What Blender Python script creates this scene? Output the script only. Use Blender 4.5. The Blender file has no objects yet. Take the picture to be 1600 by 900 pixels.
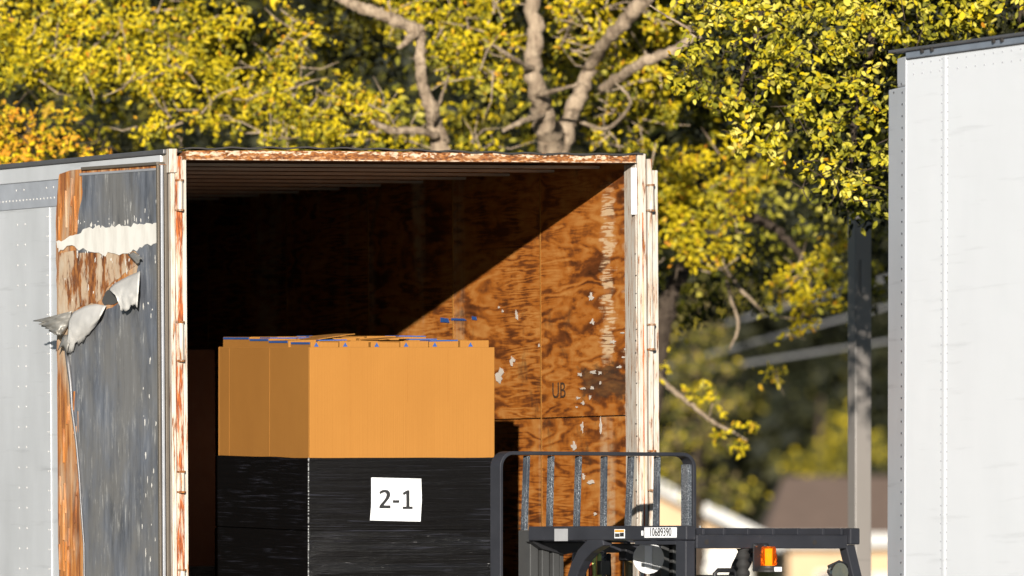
import bpy, bmesh, math, random
import numpy as np
from mathutils import Vector, Matrix, Euler, noise

# ------------------------------------------------------------------ camera, sky, sun, exposure
SC = bpy.context.scene
COL = SC.collection
R = math.radians
F_PX, CX, HORIZON, EYE = 19000.0, 800.0, 908.0, 1.9      # long lens, eye 1.9 m above the yard

cam_d = bpy.data.cameras.new("camera")
cam = bpy.data.objects.new("camera", cam_d)
COL.objects.link(cam)
cam.location = (0, 0, EYE)
cam.rotation_euler = (R(90), 0, 0)
cam_d.sensor_width = 36
cam_d.lens = 36 * F_PX / 1600
cam_d.shift_y = (HORIZON - 450) / 1600
cam_d.clip_start, cam_d.clip_end = 1, 4000
cam_d.dof.use_dof = True
cam_d.dof.focus_distance = 60.0
cam_d.dof.aperture_fstop = 4.5
SC.camera = cam

YAW = 22.0                                                # the open trailer's axis, left of the view axis
_a = R(YAW)
SUN = Vector((-math.sin(_a) + .49 * math.cos(_a), math.cos(_a) + .49 * math.sin(_a), -.237)).normalized()
sd = bpy.data.lights.new("sun", 'SUN')
sd.energy = 5.0
sd.angle = R(.5)
sd.color = (1, .945, .85)
sun = bpy.data.objects.new("sun", sd)
COL.objects.link(sun)
sun.rotation_euler = SUN.to_track_quat('-Z', 'Y').to_euler()
sun.location = (0, -20, 30)

W = bpy.data.worlds.new("World")
SC.world = W
W.use_nodes = True
nt = W.node_tree
sky = nt.nodes.new('ShaderNodeTexSky')
sky.sky_type = 'NISHITA'
sky.sun_disc = False
sky.dust_density = .1
sky.air_density = .8
sky.sun_elevation = math.asin(-SUN.z)
sky.sun_rotation = math.atan2(-SUN.x, -SUN.y)
bg = nt.nodes['Background']
nt.links.new(sky.outputs[0], bg.inputs[0])
bg.inputs[1].default_value = .05
SC.view_settings.view_transform = 'Standard'
SC.view_settings.look = 'None'
SC.view_settings.gamma = 1
SC.view_settings.exposure = .56
SC.render.resolution_x, SC.render.resolution_y = 1024, 576
SC.cycles.max_bounces = 8
SC.cycles.diffuse_bounces = 1

# ------------------------------------------------------------------ geometry helpers
rng = random.Random(7)


def at(px, py, Y):
    return Vector(((px - CX) / F_PX * Y, Y, EYE + (HORIZON - py) / F_PX * Y))


class Frame:
    """A place with its own axes; on() finds where a line of sight meets one of its planes."""
    def __init__(s, m):
        s.m = m
        s.i = m.inverted()

    def on(s, px, py, axis, val):
        o = s.i @ Vector((0, 0, EYE))
        d = s.i.to_3x3() @ (at(px, py, 1) - Vector((0, 0, EYE)))
        return o + d * ((val - o[axis]) / d[axis])


class MB:
    def __init__(s):
        s.b = bmesh.new()

    def box(s, a, b):
        x0, y0, z0 = a
        x1, y1, z1 = b
        v = [s.b.verts.new(p) for p in ((x0, y0, z0), (x1, y0, z0), (x1, y1, z0), (x0, y1, z0),
                                        (x0, y0, z1), (x1, y0, z1), (x1, y1, z1), (x0, y1, z1))]
        for f in ((3, 2, 1, 0), (4, 5, 6, 7), (0, 1, 5, 4), (1, 2, 6, 5), (2, 3, 7, 6), (3, 0, 4, 7)):
            s.b.faces.new([v[i] for i in f])
        return s

    def prism(s, pts, off):
        off = Vector(off)
        a = [s.b.verts.new(p) for p in pts]
        c = [s.b.verts.new(Vector(p) + off) for p in pts]
        n = len(a)
        s.b.faces.new(a[::-1])
        s.b.faces.new(c)
        for i in range(n):
            s.b.faces.new((a[i], a[(i + 1) % n], c[(i + 1) % n], c[i]))
        return s

    def tube(s, pts, rad, n=8, cap=True):
        pts = [Vector(p) for p in pts]
        if not hasattr(rad, '__len__'):
            rad = [rad] * len(pts)
        rings = []
        up = None
        for i, p in enumerate(pts):
            t = (pts[min(i + 1, len(pts) - 1)] - pts[max(i - 1, 0)]).normalized()
            if up is None:
                up = t.orthogonal().normalized()
            up = (up - t * up.dot(t)).normalized()
            w = t.cross(up)
            rings.append([s.b.verts.new(p + (up * math.cos(2 * math.pi * k / n) + w * math.sin(2 * math.pi * k / n)) * rad[i]) for k in range(n)])
        for a, b in zip(rings, rings[1:]):
            for k in range(n):
                s.b.faces.new((a[k], a[(k + 1) % n], b[(k + 1) % n], b[k]))
        if cap:
            s.b.faces.new(rings[0][::-1])
            s.b.faces.new(rings[-1])
        return s

    def sweep(s, pts, prof_a, prof_b, a_half, b_half):
        """rectangular bar along pts; prof_a(i), prof_b(i) give the two cross directions"""
        rings = []
        for i, p in enumerate(pts):
            A, B = Vector(prof_a(i)) * a_half, Vector(prof_b(i)) * b_half
            p = Vector(p)
            rings.append([s.b.verts.new(q) for q in (p - A - B, p + A - B, p + A + B, p - A + B)])
        for r0, r1 in zip(rings, rings[1:]):
            for k in range(4):
                s.b.faces.new((r0[k], r0[(k + 1) % 4], r1[(k + 1) % 4], r1[k]))
        s.b.faces.new(rings[0][::-1])
        s.b.faces.new(rings[-1])
        return s

    def lathe(s, c, prof, n=20):
        """prof: (radius, z) pairs about a vertical axis through c"""
        rings = []
        for r, z in prof:
            rings.append([s.b.verts.new((c[0] + r * math.cos(2 * math.pi * k / n), c[1] + r * math.sin(2 * math.pi * k / n), c[2] + z)) for k in range(n)])
        for a, b in zip(rings, rings[1:]):
            for k in range(n):
                s.b.faces.new((a[k], a[(k + 1) % n], b[(k + 1) % n], b[k]))
        s.b.faces.new(rings[0][::-1])
        s.b.faces.new(rings[-1])
        return s

    def sheet(s, rows, thick=.002):
        """grid of points -> thin solid sheet"""
        g = [[s.b.verts.new(p) for p in r] for r in rows]
        fs = []
        for r0, r1 in zip(g, g[1:]):
            for k in range(len(r0) - 1):
                fs.append(s.b.faces.new((r0[k], r0[k + 1], r1[k + 1], r1[k])))
        s.b.normal_update()
        bmesh.ops.solidify(s.b, geom=fs, thickness=thick)
        return s

    def build(s, name, mat, parent=None, bevel=0, smooth=False, label=None, kind=None):
        bmesh.ops.recalc_face_normals(s.b, faces=s.b.faces)
        me = bpy.data.meshes.new(name)
        s.b.to_mesh(me)
        s.b.free()
        if smooth:
            me.polygons.foreach_set('use_smooth', [True] * len(me.polygons))
        o = bpy.data.objects.new(name, me)
        COL.objects.link(o)
        me.materials.append(mat)
        if parent:
            o.parent = parent
        if bevel:
            m = o.modifiers.new('bevel', 'BEVEL')
            m.width = bevel
            m.segments = 2
            m.limit_method = 'ANGLE'
        if label:
            o['label'] = label
        if kind:
            o['kind'] = kind
        return o


def box(a, b):
    return MB().box(a, b)


def copy(o, parent, loc=None):
    c = o.copy()
    COL.objects.link(c)
    c.parent = parent
    if loc is not None:
        c.location = loc
    return c


def tag(o, label, cat, group=None):
    o['label'] = label
    o['category'] = cat
    if group:
        o['group'] = group
    return o


def thing(name, label, cat, m=None, group=None):
    o = bpy.data.objects.new(name, None)
    COL.objects.link(o)
    if m is not None:
        o.matrix_world = m
    return tag(o, label, cat, group)


def jag(pts, amp, n=5, seed=1, closed=True):
    r = random.Random(seed)
    out = []
    m = len(pts)
    for i in range(m if closed else m - 1):
        a, b = Vector(pts[i]), Vector(pts[(i + 1) % m])
        for k in range(n):
            q = a.lerp(b, k / n)
            if k:
                q = q + Vector((r.uniform(-amp, amp), 0, r.uniform(-amp, amp)))
            out.append(q)
    if not closed:
        out.append(Vector(pts[-1]))
    return out


def text(s, size, mat, parent, m, name='lettering', sx=1, fat=0, align='CENTER'):
    cu = bpy.data.curves.new(name, 'FONT')
    cu.body = s
    cu.size = size
    cu.align_x = align
    cu.align_y = 'CENTER'
    cu.extrude = .0006
    cu.offset = fat
    cu.resolution_u = 4
    tmp = bpy.data.objects.new(name, cu)
    COL.objects.link(tmp)
    me = bpy.data.meshes.new_from_object(tmp.evaluated_get(bpy.context.evaluated_depsgraph_get()))
    bpy.data.objects.remove(tmp)
    me.materials.clear()
    me.materials.append(mat)
    o = bpy.data.objects.new(name, me)
    COL.objects.link(o)
    o.parent = parent
    o.matrix_local = m @ Matrix.Diagonal((sx, 1, 1, 1))
    return o


# ------------------------------------------------------------------ materials
class Mat:
    def __init__(s, name):
        s.m = bpy.data.materials.new(name)
        s.m.use_nodes = True
        s.t = s.m.node_tree
        s.p = s.t.nodes['Principled BSDF']
        s.out = s.t.nodes['Material Output']
        s.co = s.t.nodes.new('ShaderNodeTexCoord')

    def n(s, typ, **kw):
        d = s.t.nodes.new(typ)
        for k, v in kw.items():
            if hasattr(d, k) and not k[0].isupper():
                setattr(d, k, v)
        return d

    def link(s, a, b):
        s.t.links.new(a, b)

    def put(s, sock, v):
        if hasattr(v, 'is_output'):
            s.link(v, sock)
        elif isinstance(v, tuple) and len(v) == 3 and sock.type == 'RGBA':
            sock.default_value = (*v, 1)
        else:
            sock.default_value = v

    def noise(s, scale=(1, 1, 1), sc=1.0, detail=4, rough=.55, dist=0, w=None, loc=(0, 0, 0), src=None):
        mp = s.n('ShaderNodeMapping')
        s.link(src or s.co.outputs['Object'], mp.inputs[0])
        mp.inputs['Scale'].default_value = scale
        mp.inputs['Location'].default_value = loc
        x = s.n('ShaderNodeTexNoise')
        s.link(mp.outputs[0], x.inputs['Vector'])
        x.inputs['Scale'].default_value = sc
        x.inputs['Detail'].default_value = detail
        x.inputs['Roughness'].default_value = rough
        x.inputs['Distortion'].default_value = dist
        return x.outputs['Fac']

    def ramp(s, fac, stops):
        r = s.n('ShaderNodeValToRGB')
        s.put(r.inputs[0], fac)
        e = r.color_ramp.elements
        while len(e) < len(stops):
            e.new(.5)
        for k, (p, c) in enumerate(stops):
            e[k].position = p
            e[k].color = (c, c, c, 1) if not isinstance(c, tuple) else (*c, 1)
        return r.outputs[0]

    def mix(s, fac, a, b, mode='MIX'):
        x = s.n('ShaderNodeMix')
        x.data_type = 'RGBA'
        x.blend_type = mode
        s.put(x.inputs[0], fac)
        s.put(x.inputs[6], a)
        s.put(x.inputs[7], b)
        return x.outputs[2]

    def math(s, op, a, b=0.0, c=0.0):
        x = s.n('ShaderNodeMath')
        x.operation = op
        for k, v in enumerate((a, b, c)):
            s.put(x.inputs[k], v)
        return x.outputs[0]

    def bump(s, h, strength=.3, dist=.01):
        b = s.n('ShaderNodeBump')
        b.inputs['Strength'].default_value = strength
        b.inputs['Distance'].default_value = dist
        s.link(h, b.inputs['Height'])
        s.link(b.outputs[0], s.p.inputs['Normal'])

    def done(s, base=None, rough=None, metal=None, spec=None):
        for k, v in (('Base Color', base), ('Roughness', rough), ('Metallic', metal), ('Specular IOR Level', spec)):
            if v is not None:
                s.put(s.p.inputs[k], v)
        return s.m


def flat(name, base, rough=.5, metal=0, spec=.5, var=.12, sc=6):
    m = Mat(name)
    f = m.noise(sc=sc, detail=6)
    lo = tuple(c * (1 - var) for c in base)
    hi = tuple(min(1, c * (1 + var)) for c in base)
    c = m.ramp(f, [(.3, lo), (.7, hi)])
    return m.done(c, m.ramp(m.noise(sc=sc * 3), [(.3, max(.03, rough - .06)), (.7, min(1, rough + .06))]), metal, spec)


def painted_rust(name, paint, amount, scale=(1, 1, 1), sc=8, rough=.5, seed=0.0, orange=1.0):
    m = Mat(name)
    f = m.noise(scale, sc, 8, .65, loc=(seed, seed, seed))
    mask = m.ramp(f, [(max(0, amount - .03), 1.0), (amount + .03, 0.0)])
    edge = m.ramp(f, [(max(0, amount - .02), 0.0), (amount + .04, 1.0), (amount + .12, 0.0)])
    r = m.noise(tuple(v * 2 for v in scale), sc * 1.7, 6, .6, loc=(3, seed, 1))
    rust = m.ramp(r, [(.3, (.05, .018, .008)), (.48, (.20 * orange, .065, .016)), (.62, (.42 * orange, .16, .035)), (.78, (.35, .24, .14))])
    dirt = m.noise((1, 1, .3), 14, 5)
    pc = m.mix(m.ramp(dirt, [(.45, 0.0), (.75, .35)]), paint, (.30, .24, .18))
    pc = m.mix(m.math('MULTIPLY', edge, .35), pc, (.45, .22, .07))
    m.bump(mask, .25, .003)
    return m.done(m.mix(mask, pc, rust), m.mix(mask, (rough,) * 3, (.9,) * 3))


def mat_door_skin():
    m = Mat('weathered_grey_metal')
    a = m.noise((13, 13, 2.0), 1, 9, .70, .3)
    b = m.noise((70, 70, 7), 1, 6, .75, .5, loc=(2, 0, 0))
    big = m.noise((2.2, 2.2, 1.3), 1.6, 5, .6, loc=(0, 0, 4))
    c = m.ramp(a, [(.30, (.05, .056, .068)), (.44, (.125, .136, .162)), (.58, (.20, .215, .25)), (.72, (.36, .365, .385))])
    c = m.mix(m.ramp(big, [(.40, 0.0), (.60, .75)]), c, (.225, .215, .20))
    scr = m.ramp(b, [(.53, 0.0), (.62, .85)])
    spots = m.ramp(m.noise((7, 7, 2.6), 1.2, 6, .7, loc=(7, 0, 2)), [(.50, 0.0), (.62, 1.0)])
    c = m.mix(m.math('MULTIPLY', scr, spots), c, (.62, .61, .58))
    dk = m.ramp(m.noise((40, 40, 2), 1, 6, .7, loc=(9, 3, 2)), [(.30, .6), (.40, 0.0)])
    c = m.mix(dk, c, (.06, .065, .075))
    m.bump(a, .25, .004)
    return m.done(c, .55, .25, .4)


def mat_door_wood():
    m = Mat('split_rusty_plywood')
    a = m.noise((26, 26, 1.6), 1, 8, .65)
    b = m.noise((5, 5, 1.4), 1, 6, .6, loc=(4, 0, 1))
    c = m.ramp(a, [(.30, (.05, .02, .01)), (.42, (.24, .08, .022)), (.54, (.50, .19, .04)), (.68, (.60, .38, .20))])
    c = m.mix(m.ramp(b, [(.48, 0.0), (.62, .85)]), c, (.50, .38, .26))
    m.bump(a, .8, .01)
    return m.done(c, .9)


def mat_plywood():
    m = Mat('rotary_cut_plywood')
    oi = m.n('ShaderNodeObjectInfo')
    off = m.n('ShaderNodeVectorMath')
    off.operation = 'MULTIPLY_ADD'
    m.link(oi.outputs['Random'], off.inputs[0])
    off.inputs[1].default_value = (17, 23, 31)
    m.link(m.co.outputs['Object'], off.inputs[2])
    v = off.outputs[0]
    h = m.noise((.5, .5, 2.2), 1.7, 3, .55, .3, src=v)          # knots and cathedrals
    hl = m.noise((.28, .28, 4.2), 2.0, 4, .55, .15, src=v)       # long wavy grain
    fine = m.noise((3, 3, 14), 2, 5, .65, src=v)
    b1 = m.math('SINE', m.math('MULTIPLY_ADD', h, 62.0, m.math('MULTIPLY', fine, 5.0)))
    b2 = m.math('SINE', m.math('MULTIPLY_ADD', hl, 80.0, m.math('MULTIPLY', fine, 4.0)))
    sel = m.ramp(m.noise((1, 1, .6), 1.3, 2, loc=(2, 8, 1), src=v), [(.42, 0.0), (.58, 1.0)])
    band = m.math('ADD', m.math('MULTIPLY', b1, sel), m.math('MULTIPLY', b2, m.math('SUBTRACT', 1.0, sel)))
    blot = m.noise((1, 1, 1.6), 2.6, 7, .68, .4, src=v)
    t = m.math('MULTIPLY_ADD', band, .16, m.math('MULTIPLY_ADD', blot, 1.15, -.03))
    t = m.math('ADD', t, m.math('MULTIPLY_ADD', fine, .5, -.25))
    c = m.ramp(t, [(.14, (.055, .018, .006)), (.36, (.18, .052, .012)), (.54, (.43, .132, .018)), (.92, (.62, .28, .075))])
    # pale worn streaks and dark scuffs of their own shape
    st = m.ramp(m.noise((3.2, 3.2, .35), 1, 4, .5, src=v), [(.60, 0.0), (.68, .7)])
    c = m.mix(m.math('MULTIPLY', st, m.ramp(fine, [(.4, .25), (.55, 1.0)])), c, (.62, .42, .24))
    dk = m.ramp(m.noise((2.0, 2.0, 1.6), 1.4, 6, .7, loc=(5, 5, 5), src=v), [(.57, 0.0), (.70, .8)])
    c = m.mix(dk, c, (.085, .045, .022))
    # a long pale scrape by the door post and a dark scuffed square, both rubbed into the sheet
    sp = m.n('ShaderNodeSeparateXYZ')
    m.link(m.co.outputs['Object'], sp.inputs[0])
    wob = m.math('MULTIPLY_ADD', m.noise((2, 2, 6), 2.5, 5, .6), .30, -.15)

    def inside(sock, lo, hi, soft):
        d_ = m.math('ADD', sock, wob)
        a_ = m.math('MULTIPLY', m.math('SUBTRACT', d_, lo), 1 / soft)
        b_ = m.math('MULTIPLY', m.math('SUBTRACT', hi, d_), 1 / soft)
        x = m.n('ShaderNodeClamp')
        m.link(m.math('MINIMUM', a_, b_), x.inputs[0])
        return x.outputs[0]
    rip = m.ramp(m.math('MULTIPLY_ADD', b2, .3, m.math('ADD', fine, -.02)), [(.35, .1), (.62, .9)])
    k = m.math('MULTIPLY', m.math('MULTIPLY', inside(sp.outputs[1], .31, .50, .04), inside(sp.outputs[2], 2.95, 3.92, .1)), rip)
    c = m.mix(k, c, (.78, .55, .33))
    k = m.math('MULTIPLY', inside(sp.outputs[1], .0, .19, .05), rip)
    c = m.mix(m.math('MULTIPLY', k, .8), c, (.60, .38, .22))
    k = m.math('MULTIPLY', inside(sp.outputs[1], .10, .80, .06), inside(sp.outputs[2], 2.79, 2.98, .04))
    c = m.mix(m.math('MULTIPLY', k, m.ramp(fine, [(.3, .95), (.7, .6)])), c, (.05, .032, .022))
    m.bump(band, .12, .002)
    return m.done(c, .5, 0, .4)


def mat_cardboard():
    m = Mat('corrugated_cardboard')
    flute = m.noise((220, 220, .6), 1, 2)
    big = m.noise((1.5, 1.5, 1), 2, 5)
    c = m.ramp(flute, [(.3, (.355, .152, .030)), (.7, (.385, .168, .034))])
    c = m.mix(m.ramp(big, [(.35, .25), (.65, 0.0)]), c, (.29, .118, .022))
    m.bump(m.math('ADD', m.math('MULTIPLY', flute, .3), m.noise((1, 1, 1), 3.5, 4)), .35, .012)
    return m.done(c, .85, 0, .2)


def mat_wrap(name='black_stretch_film', spec=.22, zf=26, bs=.55):
    m = Mat(name)
    a = m.noise((.9, .9, zf), 1, 5, .55, .6)
    b = m.noise((2.4, 2.4, 130), 1, 4, .6, .8, loc=(3, 1, 0))
    patch = m.ramp(m.noise((2.2, 2.2, 5), 1, 4, loc=(1, 6, 0)), [(.44, .03), (.66, 1.0)])
    s1 = m.math('MULTIPLY', m.ramp(b, [(.55, 0.0), (.68, 1.0)]), patch)
    c = m.mix(s1, (.006, .0055, .0055), (.045, .046, .062))  # pale bluish streaks put the film's sheen into the colour
    m.bump(m.math('ADD', a, m.math('MULTIPLY', b, .25)), bs, .012)
    return m.done(c, .24, 0, spec)


def mat_white_side(name, base, dirt, amount):
    m = Mat(name)
    a = m.noise((.5, .5, 9), 2, 6, .6)
    b = m.noise((1.2, 1.2, .5), 1.5, 5, loc=(3, 3, 0))
    c = m.mix(m.ramp(b, [(.4, 0.0), (.7, amount)]), base, dirt)
    c = m.mix(m.ramp(a, [(.60, 0.0), (.74, amount * .9)]), c, tuple(v * .7 for v in dirt))
    m.bump(m.noise((.6, .6, 2.2), 1.6, 3), .22, .02)
    return m.done(c, .38, 0, .5)


def mat_leaf(name, c0, c1, c2, trans=.16):
    m = Mat(name)
    ge = m.n('ShaderNodeNewGeometry')
    f = m.noise(sc=2.2, detail=3)
    isl = m.n('ShaderNodeTexWhiteNoise')
    isl.noise_dimensions = '1D'
    m.link(ge.outputs['Random Per Island'], isl.inputs['W'])
    t = m.math('ADD', m.math('MULTIPLY', isl.outputs['Value'], .5), m.math('MULTIPLY_ADD', f, 2.0, -.78))
    c = m.ramp(t, [(.15, c0), (.5, c1), (.9, c2)])
    tr = m.n('ShaderNodeBsdfTranslucent')
    m.link(c, tr.inputs[0])
    mx = m.n('ShaderNodeMixShader')
    mx.inputs[0].default_value = trans
    m.link(m.p.outputs[0], mx.inputs[1])
    m.link(tr.outputs[0], mx.inputs[2])
    m.link(mx.outputs[0], m.out.inputs[0])
    return m.done(c, .6, 0, .25)


def mat_bark(name, a, b):
    m = Mat(name)
    f = m.noise((1, 1, .35), 30, 6, .65)
    g = m.noise(sc=6, detail=3)
    c = m.ramp(f, [(.3, a), (.7, b)])
    c = m.mix(m.ramp(g, [(.45, 0.0), (.7, .5)]), c, tuple(v * 1.3 for v in b))
    c = m.mix(m.ramp(m.noise(sc=14, detail=6, rough=.7), [(.52, 0.0), (.66, .75)]), c, tuple(v * .35 for v in a))
    m.bump(f, 1.0, .03)
    return m.done(c, .9, 0, .1)


def mat_worn_bar():
    m = Mat('scratched_black_paint')
    f = m.noise((1, 1, .8), 210, 5, .75)
    g = m.noise((1, 1, .4), 9, 4, .6)
    k = m.math('MULTIPLY', m.ramp(f, [(.50, 0.0), (.58, 1.0)]), m.ramp(g, [(.40, .1), (.60, 1.0)]))
    c = m.mix(k, (.035, .042, .055), (.42, .45, .48))
    m.bump(f, .3, .003)
    return m.done(c, .45, m.math('MULTIPLY', k, .5))


def mat_fork_paint():
    m = Mat('dark_blue_grey_paint')
    f = m.noise(sc=5, detail=6)
    s = m.ramp(m.noise((30, 30, 4), 3, 6, .7), [(.66, 0.0), (.72, .5)])
    c = m.ramp(f, [(.3, (.021, .022, .028)), (.7, (.034, .035, .043))])
    c = m.mix(s, c, (.16, .16, .17))
    m.bump(m.noise(sc=60, detail=3), .08, .002)
    return m.done(c, .42, 0, .5)


M = dict(
    wrap_loose=mat_wrap('loose_black_film', .5, 12, .8),
    skin=mat_door_skin(), wood=mat_door_wood(), ply=mat_plywood(), card=mat_cardboard(), wrap=mat_wrap(),
    side=mat_white_side('grey_white_trailer_paint', (.66, .675, .70), (.44, .45, .46), .6),
    white=mat_white_side('clean_white_trailer_paint', (.90, .915, .95), (.80, .82, .85), .4),
    band=flat('pale_grey_rail_paint', (.40, .42, .46), .45),
    rail=flat('dull_dark_aluminium', (.17, .165, .17), .45, .5),
    alu=flat('dull_aluminium', (.42, .43, .46), .45, .35),
    nose=mat_white_side('satin_grey_nose_paint', (.66, .68, .72), (.52, .53, .56), .6),
    bluealu=flat('blue_grey_aluminium', (.30, .34, .41), .4, .3),
    jamb=painted_rust('chipped_white_jamb_paint', (.56, .52, .46), .41, (13, 13, 1.1), 5, seed=1.0),
    jambrust=painted_rust('rusty_white_post_paint', (.60, .52, .42), .51, (18, 18, 1.5), 3, seed=4.0, orange=1.4),
    header=painted_rust('rusty_header_steel', (.50, .30, .16), .58, (3, 3, 8), 5, seed=2.0),
    chip=painted_rust('flaking_cream_paint', (.68, .54, .40), .49, (4, 4, 9), 7, seed=6.0),
    band_paint=painted_rust('smeared_white_sealant', (.82, .79, .73), .25, (2, 2, 1), 5, seed=8.0),
    flap=flat('torn_white_sheet', (.58, .56, .53), .6, .0),
    flapgrey=flat('torn_grey_sheet', (.30, .285, .26), .5, .4),
    flapdark=flat('hollow_shade_grey', (.10, .095, .09), .6, .3),
    trim=flat('tarnished_trim', (.15, .125, .10), .4, .3),
    dark=flat('grimy_black_steel', (.03, .026, .024), .6),
    hinge=painted_rust('dirty_hinge_steel', (.20, .14, .10), .5, (1, 1, 1), 30, seed=3.0),
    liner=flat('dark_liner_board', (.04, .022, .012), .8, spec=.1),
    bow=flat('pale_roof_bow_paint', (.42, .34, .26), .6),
    roofskin=flat('shade_dark_roof_underside', (.03, .028, .025), .8),  # near black: shade between the roof bows put into the colour
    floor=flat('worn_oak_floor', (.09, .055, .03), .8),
    fork=mat_fork_paint(), worn=mat_worn_bar(),
    steel=flat('greased_mast_steel', (.075, .075, .075), .38, .3),
    brass=flat('brassy_cylinder_rod', (.50, .38, .18), .3, .6),
    black=flat('matt_black_plastic', (.014, .014, .016), .5),
    rubber=flat('black_rubber', (.018, .017, .017), .8),
    paper=flat('white_paper', (.82, .82, .84), .8, var=.03),
    ink=flat('black_ink', (.015, .015, .016), .7),
    blue=flat('blue_print', (.02, .085, .30), .7),
    orange=flat('orange_print', (.75, .33, .03), .6),
    chrome=flat('bright_chrome', (.75, .75, .76), .15, 1),
    mirror=flat('grey_mirror_back', (.5, .5, .5), .35),
    lime=flat('lime_hose_sleeve', (.50, .58, .16), .6),
    red=flat('red_hose', (.35, .04, .02), .5),
    pole=mat_white_side('weathered_post_paint', (.25, .225, .205), (.19, .17, .155), .6),
    bark=mat_bark('pale_oak_bark', (.22, .155, .105), (.50, .385, .27)),
    darkbark=mat_bark('dark_bark', (.035, .025, .02), (.10, .075, .055)),
    yellow=mat_leaf('yellow_green_leaf', (.22, .185, .006), (.56, .425, .009), (.74, .54, .012)),
    amberleaf=mat_leaf('orange_autumn_leaf', (.40, .24, .012), (.60, .36, .016), (.66, .27, .02)),
    olive=mat_leaf('olive_green_leaf', (.09, .095, .009), (.27, .245, .014), (.56, .48, .09)),
    paleleaf=mat_leaf('pale_oak_leaf', (.14, .14, .012), (.50, .43, .024), (.74, .63, .14)),
    deep=mat_leaf('shade_dark_leaf', (.009, .012, .006), (.020, .022, .009), (.045, .043, .012), .15),  # near-black leaf: shade of the crown gaps put into the colour
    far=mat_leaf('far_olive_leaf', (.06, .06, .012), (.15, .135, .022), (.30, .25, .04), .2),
    tan=mat_leaf('dry_tan_leaf', (.10, .075, .03), (.22, .16, .07), (.34, .26, .13)),
    ground=flat('concrete_yard', (.10, .097, .092), .9, var=.2, sc=.4),
    roof=flat('brown_shingle_roof', (.20, .135, .10), .9, sc=3),
    stucco=flat('tan_stucco', (.58, .40, .24), .9, sc=1),
    fascia=flat('white_fascia', (.58, .56, .53), .6),
    glass=flat('dark_window_glass', (.06, .07, .08), .1),
    vanpaint=flat('white_van_paint', (.60, .57, .50), .35),
    wire=flat('grey_cable', (.16, .16, .165), .6),
    pallet=flat('raw_pallet_wood', (.34, .24, .15), .9),
)
m = Mat('amber_lens')
m.p.inputs['Transmission Weight'].default_value = .8
m.p.inputs['IOR'].default_value = 1.3
M['amber'] = m.done((1, .22, .008), .12)
m = Mat('glowing_beacon_core')
m.p.inputs['Emission Color'].default_value = (1, .48, .07, 1)
m.p.inputs['Emission Strength'].default_value = 1.5  # added glow in place of sun reflected from the core
M['lamp'] = m.done((.9, .7, .3), .3)

# ------------------------------------------------------------------ setting
g = box((-1500, -300, -.5), (1500, 1800, 0)).build('ground', M['ground'])
g['kind'] = 'structure'
mb = MB()
rows = []
for j in range(13):
    t = j / 12
    rows.append([Vector((x, 420 + 160 * t, 55 * math.sin(t * math.pi / 2) + 4 * noise.noise(Vector((x * .02, t * 4, 1))) * (1 if j else 0) - (.3 if j == 0 else 0))) for x in range(-400, 401, 20)])
vg = [[mb.b.verts.new(p) for p in r] for r in rows]
for r0, r1 in zip(vg, vg[1:]):
    for k in range(len(r0) - 1):
        mb.b.faces.new((r0[k], r0[k + 1], r1[k + 1], r1[k]))
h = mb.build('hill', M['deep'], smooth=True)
h['kind'] = 'structure'

# ------------------------------------------------------------------ open trailer
T0 = at(271, 900, 60.5)
TM = Matrix.Translation((T0.x, T0.y, 0)) @ Euler((0, R(-.38), R(YAW))).to_matrix().to_4x4()
T = Frame(TM)
trailer = thing('cargo_trailer', 'weathered grey-white box trailer with its rear doors open, loaded with boxes', 'trailer', TM)
TW, TL, TOPZ, FLOORZ, HEADZ = 2.59, 12.2, 4.046, 1.22, 3.995


def bays(px_list, u, y=500):
    return [T.on(p, y, 0, u).y for p in px_list]


# left wall, outside sheets
d77, = bays([77], 0, 420)
edges = [.09, d77] + [d77 + 1.22 * k for k in range(1, 9)] + [TL]
zband0, zband1 = T.on(90, 322, 0, 0).z, T.on(90, 281, 0, 0).z
for k, (a, b) in enumerate(zip(edges, edges[1:])):
    if b - a > .05:
        box((0, a + .003, FLOORZ - .1), (.02, b - .003, zband0 + .02)).build('side_panel', M['side'], trailer)
        if k:
            box((-.006, a - .022, FLOORZ - .1), (-.0003, a + .022, zband0 - .004)).build('seam_strip', M['side'], trailer, bevel=.002)
box((-.005, .09, zband0), (.02, TL, zband1)).build('upper_band', M['band'], trailer, bevel=.002)
box((-.009, .09, zband1 + .0015), (.02, TL, TOPZ - .022)).build('cant_rail', M['side'], trailer, bevel=.003)
box((-.02, .02, TOPZ - .02), (.06, TL, TOPZ + .004)).build('roof_rail', M['rail'], trailer, bevel=.004)
# rivets
mb = MB()


def rivet(mb, p, nrm_axis, r=.006, h=.003, sgn=-1):
    p = Vector(p)
    ax = [Vector((1, 0, 0)), Vector((0, 1, 0)), Vector((0, 0, 1))]
    nn = ax[nrm_axis] * sgn
    a, b = ax[(nrm_axis + 1) % 3], ax[(nrm_axis + 2) % 3]
    v0 = [mb.b.verts.new(p + (a * math.cos(k * math.pi / 3) + b * math.sin(k * math.pi / 3)) * r) for k in range(6)]
    v1 = [mb.b.verts.new(p + nn * h + (a * math.cos(k * math.pi / 3) + b * math.sin(k * math.pi / 3)) * r * .6) for k in range(6)]
    for k in range(6):
        mb.b.faces.new((v0[k], v0[(k + 1) % 6], v1[(k + 1) % 6], v1[k]))
    mb.b.faces.new(v1)


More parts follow.
